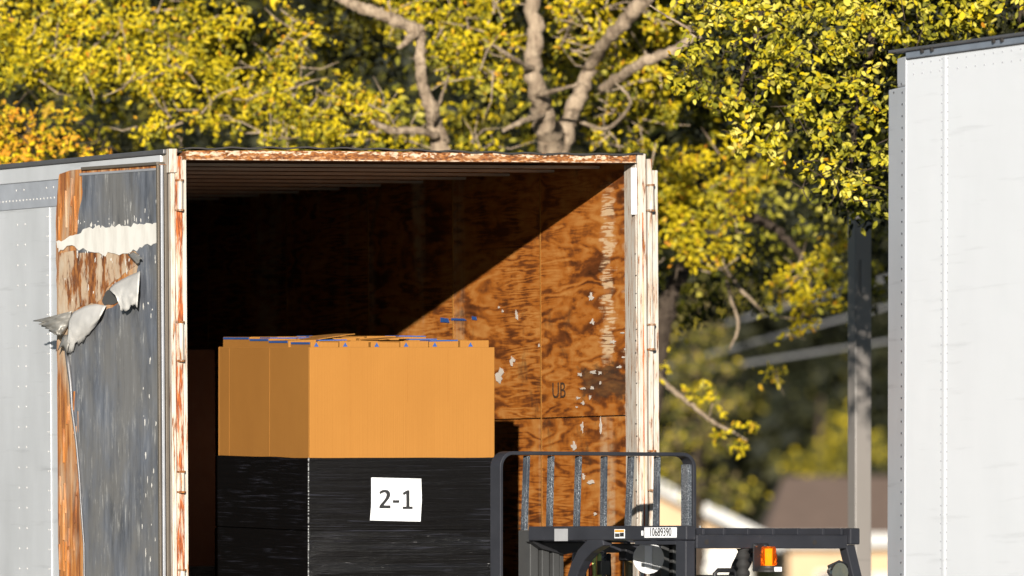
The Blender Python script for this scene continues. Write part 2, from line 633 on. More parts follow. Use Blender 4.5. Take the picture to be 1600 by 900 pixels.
z1 = T.on(60, 311, 0, 0).z
z2 = T.on(35, 297, 0, 0).z
d = 1.4
while d < 6:
    rivet(mb, (-.005, d, z1), 0, .0055)
    d += .052
for p in (27, 39, 74, 85, -25, -14):
    dd = T.on(p, 297, 0, 0).y
    rivet(mb, (-.005, dd, z2), 0, .006)
    z = zband0 - .08
    while z > 1.3 and p not in (74, 85):
        rivet(mb, (0, dd, z), 0, .0055)
        z -= .104
for k in range(1, 6):
    for s in (-.014, .014):
        z = zband0 - .05
        while z > 1.3:
            rivet(mb, (-.006, edges[k] + s, z), 0, .004)
            z -= .10
mb.build('rivet', M['fascia'], trailer, kind='stuff')

# inner shell
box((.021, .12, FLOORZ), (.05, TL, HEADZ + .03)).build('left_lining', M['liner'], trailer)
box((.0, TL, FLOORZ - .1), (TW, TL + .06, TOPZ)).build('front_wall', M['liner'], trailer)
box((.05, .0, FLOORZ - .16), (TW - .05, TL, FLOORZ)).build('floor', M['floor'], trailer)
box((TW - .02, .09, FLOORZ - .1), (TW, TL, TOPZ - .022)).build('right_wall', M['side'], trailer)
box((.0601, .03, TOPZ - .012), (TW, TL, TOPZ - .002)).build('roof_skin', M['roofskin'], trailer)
d = .5
proto = None
while d < TL - .3:
    if proto is None:
        proto = MB().prism([(.055, -.03, HEADZ + .001), (.055, -.025, HEADZ - .013), (.055, .025, HEADZ - .013), (.055, .03, HEADZ + .001)], (TW - .13, 0, 0)).build('roof_bow', M['bow'], trailer)
        proto.location = (0, d, 0)
    else:
        copy(proto, trailer, (0, d, 0))
    d += .61
# right wall plywood lining, each sheet a part
UW = TW - .06
zs = T.on(985, 649, 0, UW).z
d1 = T.on(846, 560, 0, UW).y
cols = [.13, d1] + [d1 + 1.22 * k for k in range(1, 9)] + [TL - .02]
pr = random.Random(3)
for a, b in zip(cols, cols[1:]):
    if b - a < .1:
        continue
    for (za, zb) in ((zs + .003, HEADZ + .035), (FLOORZ, zs - .003)):
        q = pr.uniform(-.002, .002)
        box((UW + q, a + .002, za), (UW + .03, b - .002, zb)).build('plywood_panel', M['ply'], trailer, bevel=.002)
for a in cols[1:6]:
    box((UW - .004, a - .007, FLOORZ), (UW - .0022, a + .006, HEADZ)).build('joint_strip', M['card'], trailer)


def wallpoly(pts, amp, seed, u=UW - .0035, n=3):
    q = [T.on(x, y, 0, u) for x, y in pts]
    r = random.Random(seed)
    out = []
    for i in range(len(q)):
        a, b = q[i], q[(i + 1) % len(q)]
        for k in range(n):
            c = a.lerp(b, k / n)
            out.append(c + Vector((0, r.uniform(-amp, amp), r.uniform(-amp, amp))))
    return out


# scuffed dark stencil patch, its letters, paint flecks and blue marks on the plywood
rot_wall = Matrix(((0, 0, -1, 0), (-1, 0, 0, 0), (0, 1, 0, 0), (0, 0, 0, 1)))
p = T.on(873, 611, 0, UW - .0045)
text('UB', .115, flat('faded_stencil_ink', (.06, .028, .012), .8, var=.4, sc=30), trailer, Matrix.Translation(p) @ rot_wall, 'stencil_lettering', sx=1.3)
mb = MB()
fr = random.Random(11)
spots = [(807, 492, 3, 9), (800, 562, 5, 9), (780, 588, 8, 12), (924, 465, 5, 8), (925, 503, 4, 5), (958, 534, 8, 4), (906, 585, 5, 3), (926, 582, 7, 4),
         (937, 583, 3, 3), (903, 622, 4, 3), (911, 629, 4, 4), (922, 620, 2, 5), (910, 607, 5, 2), (925, 606, 3, 3), (938, 598, 2, 3), (901, 636, 2, 2), (978, 545, 4, 3),
         (976, 558, 5, 2), (968, 573, 5, 3), (909, 667, 3, 13), (938, 663, 3, 14), (897, 697, 5, 8), (923, 753, 6, 4), (912, 744, 3, 5), (785, 486, 2, 3), (779, 480, 2, 2),
         (930, 803, 3, 3), (903, 800, 3, 3), (972, 520, 3, 2), (842, 540, 2, 4)]
for (x, y, rx, ry) in spots:
    n = 13
    pts = []
    for k in range(n):
        t = 2 * math.pi * k / n
        s = fr.uniform(.3, 1.15)
        pts.append(T.on(x + rx * s * math.cos(t), y + ry * s * math.sin(t), 0, UW - .0055))
    mb.prism(pts, (.001, 0, 0))
mb.build('paint_fleck', flat('cream_paint_fleck', (.66, .58, .50), .8), trailer, kind='stuff')
mb = MB()
for (x, y, w_, h_) in ((695, 500, 7, 4), (717, 499, 12, 2), (741, 497, 4, 3)):
    mb.prism([T.on(x + sx * w_, y + sy * h_, 0, UW - .0055) for sx, sy in ((-1, -1), (.7, -.6), (1, 1), (-1, .8))], (.001, 0, 0))
mb.build('blue_mark', M['blue'], trailer, kind='stuff')

# rear frame: header
n = 60
hr = random.Random(5)
mb = MB()
top, bot = [], []
for k in range(n + 1):
    u = .085 + (TW - .17) * k / n
    bow = .010 * math.sin(k / n * 5.2) + hr.uniform(-.0025, .0025)
    top.append(Vector((u, -.03, TOPZ - .006 + bow * .5)))
    bot.append(Vector((u, -.03, HEADZ + .006)))
mb.prism(top + bot[::-1], (0, .11, 0))
header = mb.build('header', M['header'], trailer)
box((.085, -.042, HEADZ), (TW - .085, .08, HEADZ + .0055)).build('header_lip', M['chip'], header, bevel=.0015)
mb = MB()
pts_t = [Vector((.07 + (TW - .12) * k / n, -.045, TOPZ + .006 + .011 * math.sin(k / n * 5.2 + .2) + .004 * math.sin(k * 1.3))) for k in range(n + 1)]
pts_b = [p - Vector((0, 0, .008)) for p in pts_t]
mb.prism(pts_t + pts_b[::-1], (0, .11, 0)).build('roof_edge', M['dark'], header)
# flaking paint along the header
mb = MB()
k0 = 0
x = 290
ranges = [(290, 360, 237, 244), (352, 470, 236, 243), (462, 580, 235, 241), (575, 612, 237, 243), (612, 622, 235, 247), (630, 668, 238, 246), (672, 682, 236, 248),
          (700, 728, 238, 243), (731, 755, 238, 244), (770, 850, 239, 244), (822, 838, 240, 247), (845, 888, 240, 245), (890, 952, 242, 250), (952, 985, 241, 245)]
for i, (xa, xb, ya, yb) in enumerate(ranges):
    q = []
    steps = max(4, int((xb - xa) / 3.5))
    rr = random.Random(30 + i)
    for k in range(steps + 1):
        xx = xa + (xb - xa) * k / steps
        q.append(T.on(xx, ya + rr.uniform(-.8, 1.6), 1, -.031))
    for k in range(steps, -1, -1):
        xx = xa + (xb - xa) * k / steps
        q.append(T.on(xx, yb + rr.uniform(-3.2, 1.6), 1, -.031))
    for v in q:
        v.z = min(v.z, TOPZ - .004)
        v.z = max(v.z, HEADZ + .008)
    mb.prism(q, (0, -.002, 0))
mb.build('flaking_paint', M['chip'], header, kind='stuff')
# left post
post = MB().box((.0, -.03, 1.0), (.022, .088, TOPZ - .002)).build('corner_post', M['jamb'], trailer, bevel=.003, label='left corner post streaked with rust')
box((.0235, -.036, 1.0), (.062, .06, HEADZ + .02)).build('rust_channel', M['jambrust'], post, bevel=.006)
box((.0635, -.028, 1.0), (.0835, .118, HEADZ + .0)).build('inner_flange', M['jamb'], post, bevel=.002)
box((-.012, -.045, TOPZ - .115), (.030, .0, TOPZ + .004)).build('corner_bracket', M['jamb'], post, bevel=.003)
# right post
UR = TW
rp = box((UR - .075, -.03, 1.0), (UR - .03, .07, TOPZ - .004)).build('corner_post', M['jamb'], trailer, bevel=.003, label='right corner post with peeling white paint')
box((UR - .0285, -.012, 1.0), (UR - .0245, .05, TOPZ - .01)).build('rust_channel', M['jambrust'], rp, bevel=.003)
box((UR - .022, -.034, 1.0), (UR + .002, .06, TOPZ - .03)).build('outer_flange', M['jamb'], rp, bevel=.002)
box((UR - .082, -.018, 1.0), (UR - .0765, .132, HEADZ - .006)).build('inner_flange', M['jamb'], rp, bevel=.002)
zc0, zc1 = T.on(985, 335, 1, -.03).z, T.on(985, 262, 1, -.03).z
box((UR - .108, -.026, zc0), (UR - .078, -.019, zc1)).build('patch_plate', M['paper'], rp, bevel=.001)
box((UR - .053, -.0335, 1.0), (UR - .047, -.0305, HEADZ - .25)).build('rust_streak', painted_rust('orange_rust_line', (.70, .55, .32), .55, (8, 8, .6), 3, seed=5.0, orange=1.6), rp, bevel=.001)
# bolts on the right inner flange
mb = MB()
z = 1.9
br = random.Random(4)
while z < 3.6:
    rivet(mb, (UR - .086 + br.uniform(-.004, .004), -.018, z), 1, .004, .003)
    z += br.uniform(.05, .12)
mb.build('bolt', M['dark'], rp, kind='stuff')


def hinge(zc, u, parent, hh=.13, m=M['jamb']):
    kn = MB().tube([(u, -.045, zc - hh / 2), (u, -.045, zc + hh / 2)], .014, 10).build('hinge', m, parent, smooth=False)
    for s in (-1, 1):
        b = MB()
        b.tube([(u, -.047, zc + s * hh * .53 - .005), (u, -.047, zc + s * hh * .53 + .005)], .017, 10)
        b.box((u - .022, -.042, zc + s * hh * .53 - .0035), (u + .022, -.030, zc + s * hh * .53 + .0045))
        b.build('hinge_strap', M['hinge'], kn)
    return kn


for ya, yb in ((283, 327), (505, 562), (738, 768), (892, 940)):
    zc = (T.on(280, ya, 1, -.04).z + T.on(280, yb, 1, -.04).z) / 2
    hinge(zc, .044, trailer, T.on(280, ya, 1, -.04).z - T.on(280, yb, 1, -.04).z)
for ya, yb in ((290, 328), (508, 545), (706, 765)):
    zc = (T.on(1010, ya, 1, -.04).z + T.on(1010, yb, 1, -.04).z) / 2
    hinge(zc, UR - .008, trailer, T.on(280, ya, 1, -.04).z - T.on(280, yb, 1, -.04).z)
# right door, folded back along the far side
rd = box((0, 0, 0), (.045, 1.22, 2.72)).build('door', M['jamb'], trailer, bevel=.004, label='right rear door folded back, seen edge on')
rd.location = (UR + .0025, .0, 1.24)
rd.rotation_euler = (0, 0, R(-3))
box((.046, .03, .02), (.05, 1.2, 2.7)).build('door_skin', M['skin'], rd)

# left door, swung right round and lying against the side wall
DM = Matrix.Translation((-.035, .0, 0)) @ Matrix.Rotation(R(90 + 5.7), 4, 'Z')
D = Frame(TM @ DM)
DZ0 = 1.24
DZ1 = D.on(200, 260, 1, 0).z
sL = D.on(90, 500, 1, 0).x


def dp(x, y, n=0.0):
    return D.on(x, y, 1, n)


core = [dp(93, 272), dp(110, 266), dp(130, 264)] + [Vector((.03, 0, DZ1)), Vector((.03, 0, DZ0)), Vector((sL, 0, DZ0))]
left_edge = jag([Vector((sL, 0, DZ0)), dp(90, 700), dp(89, 480), dp(87, 350), dp(92, 275)], .006, 9, 3, closed=False)
core = core[:5] + left_edge
door = MB().prism(core, (0, -.045, 0)).build('door', M['wood'], trailer, label='left rear door swung back, its metal skin torn off the wooden core')
door.matrix_local = DM
# metal skin with the torn outline
sk = [(131, 266), (256, 259), (256, 900), (132, 900)]
torn = [(133, 980), (132, 860), (128, 780), (122, 700), (115, 640), (108, 590), (104, 555), (112, 540), (130, 520), (150, 500), (165, 485), (180, 478), (196, 470), (205, 455),
        (214, 430), (219, 400), (212, 392), (120, 395), (122, 360), (124, 330), (130, 300), (128, 270)]
torn = jag([dp(x, y, .001) for x, y in torn], .007, 3, 8, closed=False)
s0 = .045
outline = [Vector((s0, .001, DZ1 - .03)), Vector((s0, .001, DZ0))] + torn
outline[2] = Vector((torn[0].x, .001, DZ0)) if torn[0].z < DZ0 else outline[2]
MB().prism(outline, (0, .003, 0)).build('metal_skin', M['skin'], door)
# white sealant band smeared over both
bp = [(88, 378), (105, 372), (123, 366), (135, 357), (150, 354), (165, 356), (175, 352), (195, 353), (215, 351), (235, 349), (246, 348), (249, 353), (249, 377), (240, 381), (222, 387), (205, 394),
      (180, 396), (160, 398), (140, 393), (120, 388), (105, 384), (92, 394)]
MB().prism(jag([dp(x, y, .0045) for x, y in bp], .011, 4, 12), (0, .0025, 0)).build('sealant_band', M['band_paint'], door)
bp = [(92, 396), (130, 392), (212, 396), (216, 410), (200, 424), (180, 438), (167, 450), (158, 468), (150, 474), (128, 478), (108, 490), (96, 500), (92, 480)]
MB().prism(jag([dp(x, y, .0005) for x, y in bp], .008, 3, 14), (0, .002, 0)).build('pale_paint_patch', painted_rust('thin_cream_paint', (.62, .50, .37), .50, (3, 3, 1.1), 3.2, seed=9.0), door)


def lerpline(pts, n):
    out = []
    for k in range(n):
        t = k / (n - 1) * (len(pts) - 1)
        i = min(int(t), len(pts) - 2)
        f = t - i
        out.append((pts[i][0] + (pts[i + 1][0] - pts[i][0]) * f, pts[i][1] + (pts[i + 1][1] - pts[i][1]) * f))
    return out


def flapsheet(ptsA, ptsB, bulge, nrm0, nrm1, seed, mat, name, rows_n=12, cols=16, crump=.009, curl=0.0):
    """torn sheet from its attached edge A to its free ragged edge B, lifting off the door and crumpled"""
    r = random.Random(seed)
    A, Bq = lerpline(ptsA, cols), lerpline(ptsB, cols)
    rows = []
    for j in range(rows_n):
        t = j / (rows_n - 1)
        row = []
        for k, (a, b) in enumerate(zip(A, Bq)):
            tt = t * (1 + (.13 * r.uniform(-1, 1) if j == rows_n - 1 else 0))
            x = a[0] + (b[0] - a[0]) * tt
            y = a[1] + (b[1] - a[1]) * tt
            o = nrm0 + (nrm1 - nrm0) * t + bulge * math.sin(t * math.pi * (1 - .35 * curl))
            o += crump * noise.noise(Vector((k * .55 + seed * 7, j * .5, seed))) * min(1, t * 2.5)
            o += .5 * crump * abs(noise.noise(Vector((k * .28 + j * .2 + seed, j * .2, 4)))) * t
            row.append(dp(x, y, max(.004, o)))
        rows.append(row)
    return MB().sheet(rows, .0015).build(name, mat, door, smooth=True)


# torn pieces of the skin
flapsheet([(170, 452), (178, 444), (190, 437), (204, 430), (219, 424)], [(187, 468), (187, 481), (194, 486), (206, 480), (215, 474)], .022, .006, .045, 2, M['flap'], 'torn_flap')
flapsheet([(108, 500), (114, 488), (134, 478), (150, 475), (166, 478)], [(103, 549), (112, 546), (122, 535), (136, 527), (150, 508)], .03, .012, .014, 5, M['flap'], 'torn_flap')
flapsheet([(112, 486), (110, 497), (106, 510), (98, 524)], [(56, 500), (62, 506), (76, 515), (86, 523)], .02, .012, .055, 6, M['flapgrey'], 'curled_flap', crump=.02)
flapsheet([(99, 524), (104, 523), (110, 526)], [(90, 549), (97, 541), (105, 551)], .01, .015, .04, 9, M['flapgrey'], 'curled_flap', 6, 7)
flapsheet([(200, 398), (208, 394), (216, 398)], [(214, 412), (219, 408), (222, 404)], .006, .006, .03, 12, M['flapgrey'], 'curled_flap', 6, 7)
MB().prism(jag([dp(x, y, .0012) for x, y in ((160, 470), (166, 456), (176, 450), (186, 456), (187, 470), (176, 476), (164, 477))], .004, 3, 33), (0, .0032, 0)).build('hollow_shade_patch', M['flapdark'], door)  # dark plate: shade of the torn hollow put into its colour
# loose flecks of sealant and paint round the patches
fk = random.Random(77)
mb = MB()
for _ in range(80):
    if fk.random() < .5:
        x, y = fk.uniform(120, 248), fk.choice([fk.uniform(340, 356), fk.uniform(388, 410)])
    elif fk.random() < .5:
        x, y = fk.uniform(222, 246), fk.uniform(280, 880)
    else:
        x, y = fk.uniform(95, 215), fk.uniform(396, 480)
    rx, ry = fk.uniform(.35, 1.3), fk.uniform(1.2, 8)
    mb.prism([dp(x + rx * fk.uniform(.3, 1) * math.cos(t), y + ry * fk.uniform(.3, 1) * math.sin(t), .0042) for t in [k * math.pi / 4 for k in range(8)]], (0, .0008, 0))
mb.build('paint_fleck', M['band_paint'], door, kind='stuff')
# rolled raw edge running down the torn skin
pts = [dp(x + rng.uniform(-1.5, 1.5), y, .012) for x, y in ((104, 545), (108, 570), (110, 600), (114, 640), (119, 690), (124, 740), (128, 790), (131, 850), (133, 900), (134, 960))]
MB().tube(pts, [.010, .012, .010, .008, .006, .006, .005, .005, .005, .005], 7).build('rolled_edge', M['rail'], door, smooth=True)
# timber splinters on the bare left stile
mb = MB()
for k in range(34):
    x = rng.uniform(92, 126)
    y = rng.choice([rng.uniform(275, 340), rng.uniform(600, 890), rng.uniform(600, 890)])
    a, b = dp(x, y, .0), dp(x + rng.uniform(-2, 2), y + rng.uniform(18, 60), .0)
    w = rng.uniform(.002, .006)
    mb.prism([a + Vector((-w, 0, 0)), a + Vector((w, 0, 0)), b + Vector((w * .5, 0, 0)), b + Vector((-w * .5, 0, 0))], (0, rng.uniform(.003, .012), 0))
mb.build('splinter', M['wood'], door, kind='stuff')
# edge trims by the hinges and along the top
for n0_, n1_, pr_, mt in ((-.045, -.028, .0, 'dark'), (-.0275, -.012, -.006, 'trim'), (-.0115, -.006, .002, 'dark'), (-.0055, .008, -.005, 'alu'), (.0085, .014, .002, 'dark'), (.0145, .026, -.004, 'trim')):
    box((pr_, n0_, DZ0), (.016, n1_, DZ1 - .004)).build('edge_trim', M[mt], door, bevel=.002)
box((.0165, -.045, DZ0), (.0445, -.001, DZ1 - .006)).build('edge_frame', M['trim'], door)
box((.031, .0045, DZ0), (.0445, .011, DZ1 - .03)).build('edge_trim', M['trim'], door, bevel=.002)
box((.03, -.03, DZ1 - .0035), (dp(130, 266).x, .014, DZ1 + .012)).build('top_trim', M['trim'], door, bevel=.002)
box((dp(126, 266).x, .0035, DZ1 - .03), (.046, .0075, DZ1 - .018)).build('top_bead', M['alu'], door, bevel=.001)

# running gear and frame under the floor
box((.1, .2, FLOORZ - .36), (TW - .1, TL, FLOORZ - .161)).build('underframe', M['rail'], trailer)
wheel = MB().tube([(-.14, 0, 0), (-.14, 0, 0), (.14, 0, 0)], [.3, .5, .5], 24).build('wheel', M['rubber'], trailer)
wheel.location = (.32, 1.6, .5)
MB().tube([(-.15, 0, 0), (.15, 0, 0)], .27, 16).build('rim', M['alu'], wheel)
for loc in ((TW - .32, 1.6, .5), (.32, 2.85, .5), (TW - .32, 2.85, .5)):
    w2 = copy(wheel, trailer, loc)
    copy(wheel.children[0], w2)
for u in (.5, TW - .6):
    box((u, 9.4, 0), (u + .1, 9.5, FLOORZ - .361)).build('landing_leg', M['rail'], trailer)

# ------------------------------------------------------------------ loads in the trailer
BD = .1
pL, pR = T.on(481, 700, 1, BD), T.on(770, 700, 1, BD)
BW = pR.x - pL.x
BDEP = T.on(338, 700, 0, pL.x).y - BD
BM = TM @ Matrix.Translation((pL.x, BD, FLOORZ)) @ Matrix.Rotation(R(1.1), 4, 'X')
B = Frame(BM)
PALLET = .14
ztop = B.on(625, 542.5, 1, 0).z
zwrap = B.on(625, 715, 1, 0).z
zlow = B.on(625, 829, 1, 0).z
pal = thing('wooden_pallet', 'wooden pallet under the wrapped cardboard bulk bin at the trailer mouth', 'pallet', BM)
for k in range(6):
    box((.01, BDEP * k / 6 + .02, PALLET - .02), (BW - .01, BDEP * k / 6 + .16, PALLET - .001)).build('deck_board', M['pallet'], pal)
for x in (.01, BW / 2 - .02, BW - .05):
    box((x, .02, .003), (x + .04, BDEP - .02, PALLET - .021)).build('stringer', M['pallet'], pal)

bulk = thing('bulk_bin', 'large brown cardboard bin half wrapped in black film with a white 2-1 sheet', 'cardboard bin', BM)
th = .012
mb = MB()
mb.box((0, 0, PALLET), (BW, th, ztop)).box((0, BDEP - th, PALLET), (BW, BDEP, ztop)).box((0, th, PALLET), (th, BDEP - th, ztop)).box((BW - th, th, PALLET), (BW, BDEP - th, ztop))
mb.box((th, th, PALLET), (BW - th, BDEP - th, PALLET + .01))
mb.build('carton_wall', M['card'], bulk, bevel=.004)
for px in (547, 637, 700):
    x = B.on(px, 620, 1, 0).x
    zz = ztop - (.0 if px != 637 else .0)
    box((x - .0015, -.0012, (zwrap if px < 600 else zwrap + .28)), (x + .0015, .001, zz - .004)).build('crease', M['card'], bulk)
for px in (358, 421):
    y = B.on(px, 620, 0, 0).y
    box((-.0012, y - .004, zwrap), (.001, y + .004, ztop - .004)).build('crease', M['card'], bulk)
# stretch film in two turns
wr = random.Random(2)


def wrap_band(z0, z1, off, amp, name, mat='wrap'):
    mb = MB()
    rings = []
    nz = 26
    cor = [(-off, -off), (BW + off, -off), (BW + off, BDEP + off), (-off, BDEP + off)]
    for j in range(nz + 1):
        z = z0 + (z1 - z0) * j / nz
        ring = []
        for i in range(4):
            a, b = Vector(cor[i]), Vector(cor[(i + 1) % 4])
            nrm = Vector(((b - a).y, -(b - a).x)).normalized()
            for k in range(12):
                q = a.lerp(b, k / 12)
                o = 0 if k == 0 else amp * noise.noise(Vector((q.x * 2 + i * 5, z * 30, i + off * 99)))
                e = .004 * noise.noise(Vector((q.x * 3, q.y * 3, 2))) if j == nz else 0
                q2 = q + nrm * o
                ring.append(mb.b.verts.new((q2.x, q2.y, z + e)))
        rings.append(ring)
    for r0, r1 in zip(rings, rings[1:]):
        for k in range(len(r0)):
            mb.b.faces.new((r0[k], r0[(k + 1) % len(r0)], r1[(k + 1) % len(r0)], r1[k]))
    mb.b.faces.new(rings[0])
    return mb.build(name, M[mat], bulk)


wrap_band(zlow + .006, zwrap, .011, .0018, 'stretch_wrap')
wrap_band(PALLET - .08, zlow - .004, .013, .007, 'stretch_wrap', 'wrap_loose')
wrap_band(zlow - .06, zlow + .06, .002, .0, 'stretch_wrap')
# bright taut corner edge of the film
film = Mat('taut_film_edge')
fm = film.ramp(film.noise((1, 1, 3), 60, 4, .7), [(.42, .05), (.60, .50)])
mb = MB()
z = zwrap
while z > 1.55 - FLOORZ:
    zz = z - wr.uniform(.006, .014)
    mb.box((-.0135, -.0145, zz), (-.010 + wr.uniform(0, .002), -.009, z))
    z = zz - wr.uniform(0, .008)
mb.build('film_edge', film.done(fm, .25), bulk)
# the 2-1 sheet
c = [B.on(x, y, 1, -.0145) for x, y in ((580, 746), (658, 748), (659, 781), (657, 815), (578, 813), (580, 790))]
sheet = MB().prism(c, (0, -.001, 0)).build('paper_sign', M['paper'], bulk)
TWO = [(.0, .86), (.07, .935), (.18, .988), (.31, 1), (.45, .97), (.55, .89), (.59, .77), (.575, .65), (.52, .53), (.41, .39), (.26, .20), (.24, .165), (.60, .165), (.60, 0), (0, 0),
       (0, .12), (.05, .20), (.23, .41), (.33, .55), (.37, .65), (.385, .74), (.36, .81), (.30, .845), (.23, .845), (.14, .81), (.05, .74)]
ONE = [(0, 0), (.54, 0), (.54, .135), (.37, .135), (.37, 1), (.24, 1), (0, .86), (.06, .73), (.195, .81), (.195, .135), (0, .135)]
DASH = [(0, 0), (1, 0), (1, 1), (0, 1)]
for gl, gx0, gx1, gy0, gy1, wmax in ((TWO, 592.7, 610.2, 765, 794.4, .6), (DASH, 613.7, 624, 781.4, 785.8, 1), (ONE, 629, 644.8, 766, 795.4, .54)):
    MB().prism([B.on(gx0 + (gx1 - gx0) * x / wmax, gy1 + (gy0 - gy1) * z, 1, -.0158) for x, z in gl], (0, -.0006, 0)).build('numeral' if gl is not DASH else 'dash', M['ink'], sheet)

# small cartons packed inside, their tops standing above the rim
xs = [B.on(p, 540, 1, .02).x for p in (484, 530, 578, 625, 671, 719, 766)]
ords = ['first', 'second', 'third', 'fourth', 'fifth', 'sixth']
cr = random.Random(21)
depths = [.02, .31, .6, .89, BDEP - .02]
rowname = ['front row', 'second row', 'third row', 'back row']
for j in range(4):
    for i in range(6):
        x0, x1 = xs[i] + .004, xs[i + 1] - .004
        y0, y1 = depths[j] + .004, depths[j + 1] - .004
        hgt = ztop + (.028 if j == 0 else .022 + .010 * j) + cr.uniform(-.003, .004)
        if j == 0 and i == 5:
            hgt = ztop + .034
        lab = f'small cardboard carton, {ords[i]} from the left in the {rowname[j]} inside the brown bin'
        if j == 0:
            lab = f'small cardboard carton with a printed triangle, {ords[i]} from the left at the bin front'
        t = thing('small_carton', lab, 'carton', BM @ Matrix.Translation((x0, y0, ztop - .22)) @ Matrix.Rotation(R(cr.uniform(-1.6, 1.6)), 4, 'Y'), 'small cartons packed inside the bulk bin')
        hh = hgt - (ztop - .22)
        box((0, 0, 0), (x1 - x0, y1 - y0, hh)).build('carton_body', M['card'], t, bevel=.002)
        if j == 0:
            w = .022
            z0 = .22 + .0025
            xx = .03 if i != 5 else .055
            MB().prism([(xx - w * .6, -.001, z0), (xx + w * .6, -.001, z0), (xx, -.001, z0 + .022)], (0, .0006, 0)).build('printed_triangle', M['blue'], t)
        if j > 0 and cr.random() < .45 or (j == 0 and i in (4,)):
            box((.004, -.003, hh + .0005), (x1 - x0 - .004, (y1 - y0) * .5, hh + .006)).build('blue_edge', M['blue'], t)
        if (i, j) in ((1, 1), (3, 1), (2, 2)):
            a = cr.uniform(.008, .02)
            MB().prism([(.003, .01, hh + .0065), (x1 - x0 - .003, .01, hh + .0065 + a), (x1 - x0 - .003, .01, hh + .010 + a), (.003, .01, hh + .010)], (0, y1 - y0 - .02, 0)).build('lifted_flap', M['card'], t)
        if i == 0:
            box((-.0025, .01, hh - .012), (-.0005, y1 - y0 - .01, hh - .002)).build('blue_edge', M['blue'], t)

# second bin deeper in the trailer, its shade deepened in the board colour
D2 = 4.8
q = T.on(336, 600, 1, D2)
zt2 = T.on(310, 546, 1, D2).z
w2 = 1.05
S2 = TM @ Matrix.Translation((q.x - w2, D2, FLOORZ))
b2 = thing('bulk_bin', 'plain cardboard bin coloured shade-dark, deep in the trailer beside the left door post', 'cardboard bin', S2)
box((0, 0, .14), (w2, 1.2, zt2 - FLOORZ)).build('carton_wall', flat('shade_darkened_board', (.10, .042, .018), .8), b2, bevel=.004)
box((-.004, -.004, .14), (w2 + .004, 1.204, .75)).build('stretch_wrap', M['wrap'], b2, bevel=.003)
p2 = thing('wooden_pallet', 'wooden pallet under the shaded cardboard bin deep inside the trailer', 'pallet', S2)
for k in range(5):
    box((0, .24 * k + .02, .118), (w2, .24 * k + .19, .135)).build('deck_board', M['pallet'], p2)
for x in (.0, w2 - .05):
    box((x, .02, .003), (x + .05, .98, .117)).build('stringer', M['pallet'], p2)

# ------------------------------------------------------------------ forklift
FA = 36.0
f0 = at(1072, 900, 58.6)
FM = Matrix.Translation((f0.x, f0.y, 0)) @ Matrix.Rotation(R(FA), 4, 'Z')
K = Frame(FM)
lift = thing('forklift', 'dark grey forklift with load backrest, overhead guard and amber beacon facing the open trailer', 'forklift', FM)
GW, GL = 1.043, 1.293
zA0, zA1 = 2.098, 2.168
YB = 1.45
# overhead guard
side = box((.0, .0, zA0), (.06, GL, zA1)).build('guard_side_beam', M['fork'], lift, bevel=.006)
box((-.001, GL - .33, zA0 - .002), (-.0002, GL - .22, zA1 - .012)).build('worn_patch', flat('bare_grey_primer', (.36, .36, .37), .5), side)
s2 = box((GW - .06, -.02, zA0 - .02), (GW, GL, zA1 - .01)).build('guard_side_beam', M['fork'], lift, bevel=.006)
zB0, zB1 = K.on(1200, 857, 1, 0).z, K.on(1200, 836, 1, 0).z
rear = box((.064, .0, zB0), (GW - .062, .05, zB1)).build('guard_rear_beam', M['fork'], lift, bevel=.004)
for px in (1104, 1273):
    x = K.on(px, 846, 1, 0).x
    MB().tube([(x, -.002, (zB0 + zB1) / 2 - .003), (x, .004, (zB0 + zB1) / 2 - .003)], .013, 14).build('beam_hole', M['dark'], rear)
box((.062, GL - .05, 2.09), (GW - .062, GL, 2.16)).build('guard_front_beam', M['fork'], lift, bevel=.004)
for k, px in enumerate((1097, 1129, 1167, 1206, 1245, 1284, 1313)):
    x = K.on(px, 830, 1, .02).x
    box((x - .008, .005, zB1 + .001), (x + .008, GL - .051, zB1 + .034)).build('guard_bar', M['fork'], lift, bevel=.002)
box((.062, .35, zB1 - .02), (GW - .062, .38, zB1 - .001)).build('guard_cross_bar', M['fork'], lift, bevel=.002)
MB().tube([(.12, .05, zB1 - .04), (.12, .05, zB1 + .045)], .006, 8).build('guard_bolt', M['chrome'], lift)
# pillars
def yz(px, py):
    q = K.on(px, py, 0, .03)
    return Vector((.03, q.y, q.z))


pp = [(897, 960), (899, 905), (905, 886), (914, 868), (928, 853), (948, 841)]
pts = [yz(*p) for p in pp]


def pa(i):
    t = (pts[min(i + 1, len(pts) - 1)] - pts[max(0, i - 1)]).normalized()
    return Vector((0, -t.z, t.y))


lowp = Vector((.03, pts[0].y + .05, .9))
pts = [lowp] + pts
MB().sweep(pts, pa, lambda i: Vector((1, 0, 0)), .036, .028).build('front_pillar', M['fork'], lift, bevel=.006)
MB().sweep([p + Vector((GW - .06, 0, 0)) for p in pts], pa, lambda i: Vector((1, 0, 0)), .036, .028).build('front_pillar', M['fork'], lift, bevel=.006)
box((-.001, .003, .9), (.058, .085, zA0 - .002)).build('rear_pillar', M['fork'], lift, bevel=.006)
MB().sweep([(GW + .10, -.01, .9), (GW + .0, .02, 1.90), (GW - .045, .03, zA0 - .022)], lambda i: Vector((1, 0, 0)), lambda i: Vector((0, 1, 0)), .028, .03).build('rear_pillar', M['fork'], lift, bevel=.005)
box((.004, .09, zA0 - .022), (.012, .42, zA0 - .003)).build('guard_brace', M['fork'], lift, bevel=.002)
